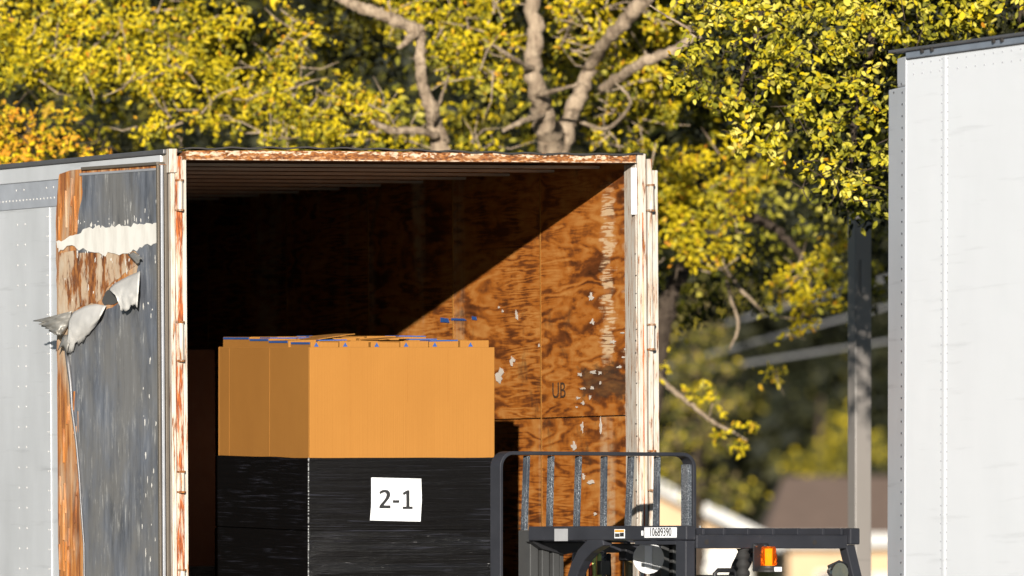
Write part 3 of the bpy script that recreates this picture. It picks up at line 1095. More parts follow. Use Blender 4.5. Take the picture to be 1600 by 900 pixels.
# number plate and safety sticker on the left beam
sideM = Matrix(((0, 0, -1, 0), (-1, 0, 0, 0), (0, 1, 0, 0), (0, 0, 0, 1)))
a, b = K.on(1007, 824, 0, -.002), K.on(1057, 841, 0, -.002)
zc = (a.z + b.z) / 2
plate = box((-.0025, b.y, zA0 + .012), (-.0005, a.y, zA1 - .008)).build('number_plate', M['paper'], side)
text('10689390', .058, M['ink'], plate, Matrix.Translation((-.0032, (a.y + b.y) / 2, (zA0 + zA1 + .004) / 2)) @ sideM, 'lettering', sx=.78, fat=.0003)
q = K.on(1003.5, 833, 0, -.002)
box((-.002, q.y - .008, q.z - .012), (-.0006, q.y + .008, q.z + .012)).build('small_label', M['paper'], side)
a, b = K.on(960, 827, 0, -.002), K.on(976, 841, 0, -.002)
st = box((-.002, b.y, b.z), (-.0005, a.y, a.z)).build('safety_sticker', M['paper'], side)
box((-.003, b.y + .004, a.z - .014), (-.0021, a.y - .004, a.z - .003)).build('sticker_band', M['orange'], st)
box((-.003, b.y + .006, b.z + .008), (-.0021, b.y + (a.y - b.y) * .45, a.z - .017)).build('sticker_symbol', M['ink'], st)
box((-.003, b.y + (a.y - b.y) * .5, b.z + .006), (-.0021, a.y - .006, a.z - .020)).build('sticker_symbol', M['steel'], st)
# load backrest
xl, xr = K.on(776, 760, 1, YB).x, K.on(1078, 760, 1, YB).x
zt = K.on(800, 708, 1, YB).z
rr_ = .07
path = [Vector((xl, YB, 1.3)), Vector((xl, YB, zt - rr_))]
for k in range(1, 8):
    t = k / 8 * math.pi / 2
    path.append(Vector((xl + rr_ - rr_ * math.cos(t), YB, zt - rr_ + rr_ * math.sin(t))))
path += [Vector((xl + rr_, YB, zt)), Vector((xr - rr_, YB, zt))]
for k in range(1, 8):
    t = k / 8 * math.pi / 2
    path.append(Vector((xr - rr_ + rr_ * math.sin(t), YB, zt - rr_ + rr_ * math.cos(t))))
path += [Vector((xr, YB, zt - rr_)), Vector((xr, YB, 1.3))]


def pn(i):
    t = (path[min(i + 1, len(path) - 1)] - path[max(0, i - 1)]).normalized()
    return Vector((t.z, 0, -t.x))


MB().sweep(path, pn, lambda i: Vector((0, 1, 0)), .009, .042).build('backrest_frame', M['fork'], lift, bevel=.003)
for k, (pxt, pxb) in enumerate(((823, 817), (861, 857), (904, 899), (944, 942), (986, 978), (1027, 1024))):
    a, b = K.on(pxt, 715, 1, YB), K.on(pxb, 820, 1, YB)
    sl = (b.x - a.x) / (a.z - b.z)
    zb = 1.3
    p0 = Vector((a.x, YB, zt - .011))
    p1 = Vector((a.x + sl * (zt - .011 - zb) * .6, YB, zb))
    MB().sweep([p0, p1], lambda i: Vector((1, 0, 0)), lambda i: Vector((0, 1, 0)), .009, .019).build('backrest_bar', M['worn'], lift, bevel=.003)
a = K.on(1068, 730, 1, YB)
box((xr - .034, YB - .03, 1.3), (xr - .010, YB + .03, zt - .05)).build('backrest_bar', M['worn'], lift, bevel=.003)
box((xl, YB - .04, 1.22), (xr, YB + .04, 1.298)).build('carriage_bar', M['fork'], lift, bevel=.006)
for x in (.2, .75):
    fk = MB()
    fk.box((x, YB - .02, 1.16), (x + .1, YB + .04, 1.7)).prism([(x, YB + .04, 1.16), (x, YB + .04, 1.205), (x, YB + .85, 1.18), (x, YB + .85, 1.17)], (.1, 0, 0))
    fk.build('fork', M['steel'], lift)
# mast
for x0, sgn in ((.02, 1), (GW - .22, 1)):
    mb = MB()
    mb.box((x0, GL + .01, .3), (x0 + .05, GL + .11, 2.15)).box((x0 + .065, GL + .0, .3), (x0 + .11, GL + .10, 2.14)).box((x0 + .125, GL - .01, .3), (x0 + .165, GL + .09, 2.15)).box((x0 + .178, GL + .01, .3), (x0 + .205, GL + .08, 2.12))
    mb.build('mast_rail', M['steel'], lift, bevel=.004)
MB().prism([(.0, GL + .02, 2.094), (.36, GL + .02, 2.094), (.30, GL + .02, 2.05), (.20, GL + .02, 2.03), (.06, GL + .02, 2.06)], (0, -.05, 0)).build('mast_plate', M['black'], lift)
box((.3, GL + .01, 2.04), (GW - .22, GL + .06, 2.085)).build('mast_cross_bar', M['fork'], lift, bevel=.004)
xc = K.on(982, 880, 1, GL).x
MB().tube([(xc, GL, .5), (xc, GL, 2.0)], .022, 16).build('lift_cylinder', M['brass'], lift, smooth=True)
box((xc - .04, GL - .03, 2.0), (xc + .04, GL + .03, 2.06)).build('cylinder_head', M['black'], lift, bevel=.006)
for px, rad, mt in ((917, .010, 'red'), (923, .013, 'lime'), (931, .012, 'lime'), (908, .009, 'rubber'), (946, .012, 'rubber')):
    x = K.on(px, 890, 1, GL - .05).x
    pts = [(x + .02, GL - .05, 2.03), (x + .004, GL - .07, 2.0), (x, GL - .08, 1.94), (x - .008, GL - .08, 1.6), (x, GL - .08, 1.0)]
    MB().tube(pts, rad, 10).build('hydraulic_hose', M[mt], lift, smooth=True)
x = K.on(938, 875, 1, GL - .08).x
box((x - .025, GL - .12, 1.93), (x + .03, GL - .085, 2.0)).build('hose_bracket', M['steel'], lift, bevel=.004)
# round mirror under the guard
mx = Vector((.35, .774, K.on(1014, 872, 1, .774).z))
face = (FM.inverted().to_3x3() @ Vector((-.15, -1, 0))).normalized()
mir = MB().tube([mx, mx - face * .012, mx - face * .03], [.077, .074, .04], 24).build('round_mirror', M['mirror'], lift, smooth=False)
qx = face.cross(Vector((0, 0, 1)))
MB().prism([mx + face * .003 + qx * s * .018 + Vector((0, 0, t)) for s, t in ((-1, -.05), (1, -.05), (1, .06), (-1, .06))], face * .004).build('mirror_clamp', M['paper'], mir)
MB().tube([mx - face * .02, mx - face * .02 + Vector((0, 0, .13))], .008, 8).build('mirror_stalk', M['black'], mir)
# cab and body below the guard
seat = MB().prism([(.28, .42, 1.15), (.28, .40, 1.86), (.30, .40, 1.93), (.64, .40, 1.93), (.66, .40, 1.86), (.66, .42, 1.15)], (0, .12, 0)).build('seat_back', M['black'], lift, bevel=.03)
box((.27, .53, 1.05), (.67, .95, 1.16)).build('seat', M['black'], lift, bevel=.03)
ring = [Vector((.47 + .17 * math.cos(t), 1.06 + .05 * math.sin(t), 1.42 + .16 * math.sin(t))) for t in [k * math.pi / 10 for k in range(21)]]
MB().tube(ring, .014, 8).build('steering_wheel', M['black'], lift, smooth=True)
MB().tube([(.47, 1.06, 1.42), (.47, 1.2, .95)], .025, 8).build('steering_column', M['black'], lift)
box((.04, -.35, .35), (1.0, 1.2, 1.0)).build('body', M['fork'], lift, bevel=.04)
MB().prism([(.02, -.62, .3), (.02, -.62, .95), (.02, -.5, 1.1), (.02, -.05, 1.12), (.02, -.05, .3)], (1.0, 0, 0)).build('counterweight', M['fork'], lift, bevel=.05)
for x in (-.02, .88):
    for y, r_ in ((1.05, .32), (-.2, .26)):
        w = MB().tube([(x, y, r_), (x + .18, y, r_)], r_, 20).build('wheel', M['rubber'], lift, bevel=.02)
        MB().tube([(x - .01, y, r_), (x + .19, y, r_)], r_ * .55, 14).build('rim', M['fork'], w)
# ribbed intake, handle, beacon, work lamp at the rear
xi = K.on(1165, 880, 1, .02)
prof = []
z = 1.5
while z < zB0:
    prof += [(.026, z), (.034, z + .012), (.034, z + .024), (.026, z + .036)]
    z += .042
MB().lathe((xi.x, .04, 0), [(r, min(zz, zB0 - .001)) for r, zz in prof], 16).build('ribbed_hose', M['rubber'], lift, smooth=True)
xb0, xb1 = K.on(1177, 870, 1, -.01).x, K.on(1201, 870, 1, -.01).x
zb0, zb1 = K.on(1190, 893, 1, -.01).z, K.on(1190, 849, 1, -.01).z
box((xb0, -.012, zb0), (xb1, -.003, zb1)).build('beacon_bracket', M['black'], lift, bevel=.003)
br_ = K.on(1201, 868, 1, -.06)
zz0 = K.on(1201, 884, 1, -.06).z
zz1 = K.on(1201, 854, 1, -.06).z
hb = zz1 - zz0
bea = MB().lathe((br_.x, -.06, zz0), [(.040, 0), (.039, hb * .5), (.0405, hb * .52), (.0405, hb * .58), (.038, hb * .6), (.036, hb * .9), (.031, hb)], 24).build('beacon', M['amber'], lift, smooth=True, label='amber beacon lens')
MB().lathe((br_.x, -.06, zz0), [(.056, -.030), (.054, -.022), (.046, -.012), (.043, -.0008)], 24).build('beacon_base', M['dark'], bea, smooth=False)
MB().tube([(br_.x, -.06, zz0 + .004), (br_.x, -.06, zz0 + hb * .86)], .014, 12).build('beacon_core', M['lamp'], bea)
box((br_.x - .006, -.118, zz0 - .028), (br_.x + .036, -.1125, zz0 - .006)).build('beacon_label', M['paper'], bea)
mb = MB()
for k in range(2):
    x = K.on(1181 + 15 * k, 853, 1, -.013).x
    mb.tube([(x, -.012, zb1 - .012), (x, -.018, zb1 - .012)], .006, 8)
mb.build('bracket_bolt', M['chrome'], lift)
h0, h1 = K.on(1117, 891, 1, .1), K.on(1150, 891, 1, .1)
hp = [Vector((h0.x, .1, 1.75)), Vector((h0.x, .1, h0.z - .015)), Vector((h0.x + .02, .1, h0.z)), Vector((h1.x - .02, .1, h1.z)), Vector((h1.x, .1, h1.z - .015)), Vector((h1.x, .1, 1.75))]
MB().tube(hp, .011, 10).build('grab_handle', M['black'], lift, smooth=True)
lp = K.on(1303, 892, 1, .0)
lam = MB().tube([lp + Vector((.0, -.05, -.01)), lp + Vector((0, -.03, -.01)), lp + Vector((.0, .03, .0))], [.05, .05, .02], 18).build('work_lamp', M['chrome'], lift, smooth=False)
MB().tube([lp + Vector((-.05, -.02, .02)), lp + Vector((.01, -.03, .045)), lp + Vector((.06, -.02, .03))], .008, 8).build('lamp_bracket', M['black'], lam)

# ------------------------------------------------------------------ white trailer on the right
w0 = at(1411, 900, 56.8)
WM = Matrix.Translation((w0.x, w0.y, 0)) @ Euler((R(-.66), R(.45), R(20.5))).to_matrix().to_4x4()
Wf = Frame(WM)
wt = thing('box_trailer', 'clean white box trailer nose with riveted seams, at the right', 'trailer', WM)
zt_ = Wf.on(1413, 93, 0, 0).z
ys = Wf.on(1476, 500, 0, 0).y
cuts = [0, ys] + [ys - 1.22 * k for k in range(1, 9)]
for a, b in zip(cuts, cuts[1:]):
    box((0, b + .0015, 1.1), (.03, a - .0015, zt_ - .003)).build('side_panel', M['white'], wt)
for y in cuts[1:]:
    MB().prism([(-.0003, y - .030, 1.1), (-.0022, y - .018, 1.1), (-.0022, y - .010, 1.1), (-.003, y - .006, 1.1), (-.003, y + .006, 1.1), (-.0022, y + .010, 1.1), (-.0022, y + .018, 1.1), (-.0003, y + .030, 1.1)], (0, 0, zt_ - 1.1 - .012)).build('seam_strip', M['white'], wt)
box((-.010, -12, zt_), (.04, -.02, zt_ + .034)).build('top_rail', M['bluealu'], wt, bevel=.005)
box((-.024, -12, zt_ + .0345), (.06, .16, zt_ + .050)).build('rail_flange', M['rail'], wt, bevel=.004)
box((-.004, -12, zt_ - .004), (.0, -.02, zt_ - .0005)).build('rail_gasket', M['dark'], wt)
mb = MB()
z1, z2 = Wf.on(1434, 98.5, 0, 0).z, Wf.on(1434, 115, 0, 0).z
y = -.10
while y > -3:
    if abs(y - ys) > .06:
        rivet(mb, (0, y, z1), 0, .0048, .0035)
        rivet(mb, (0, y, z2), 0, .0048, .0035)
    y -= .107
for y in cuts[1:4]:
    for s in (-.036, .036):
        z = zt_ - .02
        while z > 1.7:
            rivet(mb, (-.0005, y + s, z), 0, .0042, .0035)
            z -= .0415
mb.build('rivet', M['alu'], wt, kind='stuff')
# nose: chamfered corner post then the front wall
cd = Vector((math.sin(R(9.5)), math.cos(R(9.5)), 0))
L1, L2 = .36, .18
zstep = Wf.on(1395, 137, 1, .2).z


def corner(L, z0, z1):
    e = cd * L
    return MB().prism([Vector((.0, -.001, z0)), Vector((e.x, e.y, z0)), Vector((e.x + .14, e.y + .10, z0)), Vector((e.x + .5, e.y + .13, z0)), Vector((.5, -.001, z0))], (0, 0, z1 - z0))


cp = corner(L1, 1.1, zstep - .002).build('corner_post', M['nose'], wt, bevel=.006)
corner(L2, zstep, zt_ + .015).build('corner_cap', M['nose'], wt, bevel=.006)
box((-.0012, -.010, 1.1), (.004, .003, zt_ - .004)).build('corner_edge', M['white'], wt, bevel=.002)
mb = MB()
z = zstep - .03
nn = Vector((-cd.y, cd.x, 0))
while z > 1.7:
    for s in (.06,):
        p = cd * s + nn * .001 + Vector((0, 0, z))
        mb.tube([p, p + nn * .004], [.0055, .003], 6)
    z -= .055
for s in (.08, .16, .24):
    p = cd * s + nn * .001 + Vector((0, 0, zstep + .012 if s < .17 else zstep - .02))
    mb.tube([p, p + nn * .004], [.0055, .003], 6)
mb.build('rivet', M['chrome'], cp, kind='stuff')
mb = MB()
for y in (-.24, -.36, -1.1, -1.2):
    p = Vector((-.012, y, zt_ + .028))
    mb.tube([p, p + Vector((-.012, 0, 0))], .012, 8)
mb.build('rail_bolt', M['dark'], wt, kind='stuff')
box((.51, .0, 1.1), (2.6, .35, zt_ - .01)).build('front_wall', M['white'], wt)
box((2.57, -12, 1.1), (2.6, -.001, zt_ - .003)).build('side_wall', M['white'], wt)
box((.04, -12, zt_ - .002), (2.6, -.001, zt_ + .02)).build('roof', M['alu'], wt)
box((.031, -12, .95), (2.56, 0, 1.1)).build('underframe', M['rail'], wt)
for x in (.5, 2.0):
    box((x, -2.6, 0), (x + .1, -2.5, .95)).build('landing_leg', M['rail'], wt)
wh = MB().tube([(-.14, 0, 0), (.14, 0, 0)], .5, 20).build('wheel', M['rubber'], wt)
wh.location = (.32, -10.4, .5)
for loc in ((2.28, -10.4, .5), (.32, -9.1, .5), (2.28, -9.1, .5)):
    copy(wh, wt, loc)

# ------------------------------------------------------------------ trees
npr = np.random.default_rng(5)
SUNV = np.array([-SUN.x, -SUN.y, -SUN.z])
LEAF = np.array([[0, 0, 0], [.30, .16, .05], [.30, -.16, .05], [.68, .15, .03], [.68, -.15, .03], [1, 0, -.06]], float)   # along x, folded on the midrib
LEAF_F = [(0, 1, 3, 5), (0, 5, 4, 2)]


def leaf_mats(P, size, bias):
    """random leaf frames at points P: (n,3,3) axes and sizes"""
    n = len(P)
    nr = npr.normal(size=(n, 3)) * .6 + np.array([0, 0, .4]) + SUNV * bias * 1.8
    nr /= np.linalg.norm(nr, axis=1)[:, None]
    t = npr.normal(size=(n, 3)) + np.array([0, 0, -.4])
    t -= nr * (t * nr).sum(1)[:, None]
    t /= np.linalg.norm(t, axis=1)[:, None]
    b = np.cross(nr, t)
    s = size * npr.uniform(.65, 1.2, n)
    return t, b, nr, s


def leaf_mesh(name, P, size, mats, weights, bias=.5, wide=1.0):
    n = len(P)
    t, b, nr, s = leaf_mats(P, size, bias)
    L = LEAF.copy()
    L[:, 1] *= wide * 1.3
    V = P[:, None, :] + s[:, None, None] * (L[None, :, 0:1] * t[:, None, :] + L[None, :, 1:2] * b[:, None, :] + L[None, :, 2:3] * nr[:, None, :])
    V = V.reshape(-1, 3)
    base = np.arange(n) * 6
    Fq = np.stack([np.array(LEAF_F[0])[None] + base[:, None], np.array(LEAF_F[1])[None] + base[:, None]], 1).reshape(-1, 4)
    me = bpy.data.meshes.new(name)
    me.vertices.add(len(V))
    me.vertices.foreach_set('co', V.ravel())
    me.loops.add(Fq.size)
    me.loops.foreach_set('vertex_index', Fq.ravel().astype(np.int32))
    me.polygons.add(len(Fq))
    me.polygons.foreach_set('loop_start', np.arange(0, Fq.size, 4, dtype=np.int32))
    mi = npr.choice(len(mats), n, p=np.array(weights) / sum(weights))
    for m_ in mats:
        me.materials.append(m_)
    me.polygons.foreach_set('material_index', np.repeat(mi, 2).astype(np.int32))
    me.update()
    me.validate()
    return me


def sprigs(clumps, density, sprig_n, sprig_r, shell=.5, gaps=0):
    """clumps: (centre, (rx, ry, rz)); leaf points gathered in sprigs inside the clumps"""
    out = []
    for c, r in clumps:
        r = np.array(r)
        n = max(3, int(density * r[0] * r[2] * 12))
        dirs = npr.normal(size=(n, 3))
        dirs /= np.linalg.norm(dirs, axis=1)[:, None]
        rad = npr.uniform(0, 1, n) ** shell
        ctr = np.array(c) + dirs * rad[:, None] * r
        if gaps:
            keep = np.array([noise.noise(Vector(q) * 4.2) + .5 * noise.noise(Vector(q) * 9) > gaps - .6 for q in ctr])
            ctr = ctr[keep]
            n = len(ctr)
            if not n:
                continue
        k = npr.integers(int(sprig_n * .5), int(sprig_n * 1.5) + 1, n)
        ctr = np.repeat(ctr, k, 0)
        out.append(ctr + npr.normal(size=ctr.shape) * sprig_r * np.array([1, 1, .8]))
    return np.concatenate(out)


def foliage(parent, P, size, mats, weights, name='foliage', bias=.5, wide=1.0, singles=0, kind='stuff', label=None):
    P = np.asarray(P, float)
    if singles:
        # the leaves nearest the eye become leaves of their own
        idx = np.argsort(P[:, 1])[:len(P) // 3]
        px = CX + P[idx, 0] / P[idx, 1] * F_PX
        py = HORIZON - (P[idx, 2] - EYE) / P[idx, 1] * F_PX
        ok = idx[(px > 0) & (px < 1600) & (py > 0) & (py < 720)]
        ok = npr.permutation(ok)[:singles]
        Q = P[ok]
        P = np.delete(P, ok, 0)
        t, b, nr, s = leaf_mats(Q, size, bias)
        protos = []
        for m_ in mats:
            me = bpy.data.meshes.new('leaf')
            L = LEAF.copy()
            L[:, 1] *= wide * 1.3
            me.from_pydata([tuple(v) for v in L], [], LEAF_F)
            me.materials.append(m_)
            protos.append(me)
        for i in range(len(Q)):
            o = bpy.data.objects.new('leaf', protos[npr.choice(len(mats), p=np.array(weights) / sum(weights))])
            COL.objects.link(o)
            o.parent = parent
            mm = Matrix(((t[i][0], b[i][0], nr[i][0], Q[i][0]), (t[i][1], b[i][1], nr[i][1], Q[i][1]), (t[i][2], b[i][2], nr[i][2], Q[i][2]), (0, 0, 0, 1)))
            o.matrix_local = parent.matrix_world.inverted() @ mm @ Matrix.Scale(s[i], 4)
    off = np.array(parent.matrix_world.translation)
    me = leaf_mesh(name, P - off, size, mats, weights, bias, wide)
    o = bpy.data.objects.new(name, me)
    COL.objects.link(o)
    o.parent = parent
    o['kind'] = kind
    return o


def limb(parent, pix, rads, mat, name='limb', seg=9, wob=.022, n=10):
    """pix: (px, py, Y) way points; rads in metres at each"""
    off = parent.matrix_world.translation
    P = [at(*p) - off for p in pix]
    pts, rr = [], []
    for i in range(len(P) - 1):
        for k in range(seg):
            t = k / seg
            p0, p1, p2, p3 = P[max(i - 1, 0)], P[i], P[i + 1], P[min(i + 2, len(P) - 1)]
            q = .5 * ((2 * p1) + (p2 - p0) * t + (2 * p0 - 5 * p1 + 4 * p2 - p3) * t * t + (3 * p1 - p0 - 3 * p2 + p3) * t ** 3)
            q = q + Vector((rng.gauss(0, wob), rng.gauss(0, wob), rng.gauss(0, wob * .5))) * (1 if (i or k) else 0) * rads[i] * 8
            pts.append(q)
            rr.append((rads[i] + (rads[i + 1] - rads[i]) * t) * rng.uniform(.84, 1.14))
    pts.append(P[-1])
    rr.append(rads[-1])
    return MB().tube(pts, rr, n).build(name, mat, parent, smooth=True)


def twigs(parent, clumps, per, length, rad, mat, name='twig'):
    off = parent.matrix_world.translation
    mb = MB()
    for c, r in clumps:
        for _ in range(per):
            a = Vector(c) + Vector((rng.gauss(0, .4) * r[0], rng.gauss(0, .4) * r[1], rng.gauss(0, .4) * r[2])) - off
            d_ = Vector((rng.gauss(0, 1), rng.gauss(0, .6), rng.gauss(.1, .8))).normalized() * length * rng.uniform(.5, 1.3)
            mid = a + d_ * .5 + Vector((rng.gauss(0, .03), rng.gauss(0, .03), rng.gauss(0, .03)))
            mb.tube([a, mid, a + d_], [rad, rad * .75, rad * .3], 4)
    o = mb.build(name, mat, parent, kind='stuff')
    return o


def cl(px, py, Y, rx, ry, dep=.35):
    """clump whose middle is seen at px, py"""
    s = Y / F_PX
    return (tuple(at(px, py, Y)), (rx * s, dep, ry * s))


def scatter(n, x0, x1, y0, y1, Y0, Y1, rx, ry, dep=.45, keep=None):
    out = []
    for _ in range(n):
        x, y = rng.uniform(x0, x1), rng.uniform(y0, y1)
        if keep and not keep(x, y):
            continue
        out.append(cl(x, y, rng.uniform(Y0, Y1), rx * rng.uniform(.7, 1.3), ry * rng.uniform(.7, 1.3), dep))
    return out


def tree_root(name, label, px, Y):
    b = at(px, 900, Y)
    return thing(name, label, 'tree', Matrix.Translation((b.x, b.y, 0)), 'trees behind the trailers')


# big oak whose pale limbs show above the open trailer
oak = tree_root('oak_tree', 'yellow-green oak with pale forking limbs above the open trailer roof', 868, 75.5)
bk = M['bark']
limb(oak, [(880, 1400, 73.95), (874, 700, 73.95), (868, 420, 73.95), (866, 235, 73.85)], [.17, .12, .10, .09], bk, 'trunk')
limb(oak, [(866, 240, 73.85), (852, 190, 73.65), (836, 120, 73.45), (833, 40, 73.45), (828, -60, 73.45), (840, -400, 73.45)], [.085, .066, .055, .048, .045, .02], bk)
limb(oak, [(870, 240, 73.85), (885, 200, 73.95), (905, 150, 74.05), (925, 100, 74.05), (960, 50, 73.65), (1005, 0, 73.45), (1060, -80, 73.45)], [.07, .055, .05, .036, .042, .05, .03], bk)
limb(oak, [(940, 140, 73.85), (1000, 100, 73.45), (1060, 75, 73.35), (1100, 40, 73.35)], [.03, .036, .03, .015], bk)
limb(oak, [(700, 260, 73.45), (686, 220, 73.45), (672, 170, 73.35), (658, 115, 73.25), (655, 70, 73.25)], [.07, .055, .045, .035, .02], bk)
limb(oak, [(866, 420, 73.95), (760, 330, 73.55), (700, 260, 73.45)], [.09, .075, .07], bk)
limb(oak, [(656, 50, 73.25), (610, 28, 73.15), (560, 10, 73.15), (520, -10, 73.15), (430, -60, 73.05)], [.042, .038, .035, .030, .02], bk)
limb(oak, [(658, 110, 73.25), (657, 75, 73.25), (654, 48, 73.25), (640, 60, 73.15), (622, 75, 73.05)], [.034, .030, .038, .022, .012], bk)
limb(oak, [(682, 212, 73.35), (650, 204, 73.15), (610, 203, 73.05), (580, 190, 72.95)], [.022, .024, .026, .012], bk)
limb(oak, [(678, 190, 73.25), (690, 150, 73.05), (702, 118, 72.95)], [.014, .011, .006], bk)
limb(oak, [(848, 180, 73.55), (815, 190, 73.25), (785, 205, 73.15)], [.022, .018, .01], bk)
limb(oak, [(836, 110, 73.45), (800, 90, 73.05), (770, 70, 72.95)], [.02, .015, .008], bk)
limb(oak, [(838, 150, 73.45), (880, 138, 73.15), (910, 130, 73.05)], [.016, .012, .006], bk)
limb(oak, [(905, 190, 73.95), (950, 200, 73.75), (985, 160, 73.45), (960, 128, 73.35)], [.012, .012, .010, .006], bk)
front = [cl(*c) for c in (
    (20, 40, 73.6, 90, 60), (120, 20, 73.5, 90, 60), (230, 40, 73.5, 100, 55), (60, 110, 73.3, 90, 45), (160, 110, 73.2, 90, 50), (270, 110, 73.1, 95, 50),
    (330, 45, 73.5, 60, 45), (360, 130, 73.1, 60, 40), (430, 150, 73.2, 60, 32), (330, 180, 73.0, 70, 28), (470, 190, 73.2, 70, 28), (540, 150, 73.4, 60, 28), (590, 185, 73.4, 40, 26),
    (430, 90, 73.9, 45, 25), (470, 40, 74.2, 40, 30), (560, 215, 73.4, 60, 16), (640, 225, 73.8, 40, 12), (250, 200, 73.0, 40, 20), (420, 215, 73.0, 40, 18),
    (680, 30, 74.0, 55, 32), (720, 75, 73.8, 55, 34), (750, 20, 74.0, 60, 30), (780, 55, 73.9, 32, 26), (775, 120, 73.8, 45, 26), (720, 108, 73.9, 30, 20),
    (878, 30, 74.2, 24, 34), (888, 72, 74.1, 22, 18), (930, 50, 74.2, 42, 28), (930, 10, 74.2, 40, 22), (960, 95, 74.3, 40, 22), (1010, 120, 74.4, 40, 22), (1030, 170, 74.5, 35, 25),
    (940, 215, 74.6, 28, 14), (960, 170, 74.6, 20, 20), (1000, 225, 74.5, 30, 16), (760, 228, 74.6, 40, 8), (620, 20, 74.2, 30, 16), (1040, 40, 74.8, 30, 40))]
P1 = sprigs(front, 84, 12, .042, .45, .39)
foliage(oak, P1, .041, [M['yellow'], M['amberleaf'], M['olive']], [.70, .06, .24], singles=290)
back = scatter(120, -120, 1080, -60, 330, 76.6, 79.5, 70, 45)
P2 = sprigs(back, 22, 11, .06, .6)
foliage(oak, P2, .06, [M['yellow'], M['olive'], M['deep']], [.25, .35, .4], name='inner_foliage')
hi = scatter(330, -300, 1150, -1150, -150, 72.6, 78.5, 110, 90, .7)
P3 = sprigs(hi, 12, 9, .14, .6)
foliage(oak, P3, .12, [M['yellow'], M['olive']], [.7, .3], name='upper_foliage')
twigs(oak, front, 6, .26, .006, bk)

# orange-tinged tree at the far left
om = tree_root('small_maple', 'small orange and yellow tree behind the far left of the trailer', -20, 72)
limb(om, [(-20, 1300, 72), (-15, 600, 72), (20, 300, 72), (50, 180, 72)], [.08, .06, .045, .02], M['darkbark'], 'trunk')
oc = [cl(*c) for c in ((10, 195, 71.4, 40, 32), (60, 205, 71.4, 40, 26), (30, 240, 71.3, 60, 28), (110, 225, 71.5, 40, 22), (-40, 220, 71.4, 50, 40), (80, 180, 71.6, 30, 18), (150, 240, 71.6, 30, 12), (20, 300, 71.4, 80, 30), (-60, 320, 71.5, 60, 60))]
foliage(om, sprigs(oc, 65, 10, .045), .044, [M['amberleaf'], M['yellow']], [.68, .32])
twigs(om, oc, 3, .2, .005, M['darkbark'])

# second blurred tree between the trailers
elm = tree_root('elm_tree', 'drooping yellow elm between the two trailers, thin bare twigs below', 1040, 78)
limb(elm, [(960, 1300, 78), (985, 800, 78), (1022, 600, 78), (1042, 480, 78), (1075, 400, 78), (1120, 330, 78.3), (1180, 250, 78.5)], [.10, .085, .065, .06, .05, .04, .02], M['darkbark'], 'trunk')
limb(elm, [(1085, 390, 78), (1130, 420, 77.6), (1155, 450, 77.4), (1180, 475, 77.3), (1192, 488, 77.2)], [.02, .014, .011, .009, .005], bk)
limb(elm, [(1135, 440, 77.6), (1143, 470, 77.4), (1153, 500, 77.3), (1150, 525, 77.3), (1140, 545, 77.2)], [.012, .010, .009, .008, .005], bk)
limb(elm, [(1028, 585, 77), (1045, 605, 76.8), (1080, 632, 76.7), (1115, 660, 76.6), (1145, 675, 76.6), (1168, 688, 76.6)], [.02, .017, .015, .012, .008, .004], bk)
limb(elm, [(1108, 655, 76.6), (1112, 635, 76.5), (1118, 620, 76.5)], [.006, .005, .003], bk)
limb(elm, [(1120, 330, 78.3), (1200, 350, 78), (1250, 400, 77.8), (1270, 460, 77.7)], [.04, .03, .02, .008], M['darkbark'])
ec = [cl(*c) for c in ((1060, 250, 76.6, 45, 34), (1120, 245, 76.6, 50, 30), (1090, 300, 76.4, 60, 32), (1160, 300, 76.6, 45, 30), (1050, 340, 76.4, 40, 30), (1120, 350, 76.4, 50, 30), (1080, 385, 76.4, 50, 24), (1140, 395, 76.5, 34, 22),
      (1200, 260, 77.0, 30, 24), (1040, 410, 76.6, 24, 20), (1110, 425, 76.5, 18, 10), (1250, 410, 76.8, 36, 22), (1290, 430, 76.8, 32, 24), (1235, 450, 76.8, 28, 20), (1270, 475, 76.8, 34, 20), (1250, 505, 76.8, 24, 14), (1300, 390, 77, 26, 20),
      (1240, 520, 76.8, 14, 6), (1210, 580, 76.8, 10, 14), (1035, 300, 76.5, 25, 40))]
sp = [cl(*c) for c in ((1082, 612, 76.6, 22, 7), (1098, 598, 76.6, 10, 4), (1110, 620, 76.5, 14, 8), (1128, 640, 76.5, 14, 6), (1120, 678, 76.5, 16, 6), (1150, 664, 76.5, 16, 5), (1150, 690, 76.5, 14, 6), (1160, 708, 76.5, 8, 6), (1030, 590, 76.8, 10, 14), (1175, 667, 76.5, 8, 3), (1035, 565, 77, 12, 16))]
Pe = np.concatenate([sprigs(ec, 84, 12, .042, .5, .39), sprigs(sp, 70, 4, .02, .6)])
foliage(elm, Pe, .046, [M['yellow'], M['amberleaf'], M['olive']], [.80, .10, .10])
eb = scatter(60, 1000, 1420, 180, 470, 79, 82, 55, 40)
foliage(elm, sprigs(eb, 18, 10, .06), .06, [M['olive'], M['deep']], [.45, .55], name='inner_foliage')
eh = scatter(120, 950, 1500, -900, 200, 78, 83, 120, 90, .7)
foliage(elm, sprigs(eh, 10, 9, .14, .6), .12, [M['yellow'], M['olive'], M['deep']], [.3, .4, .3], name='upper_foliage')
twigs(elm, ec, 2, .18, .005, bk)

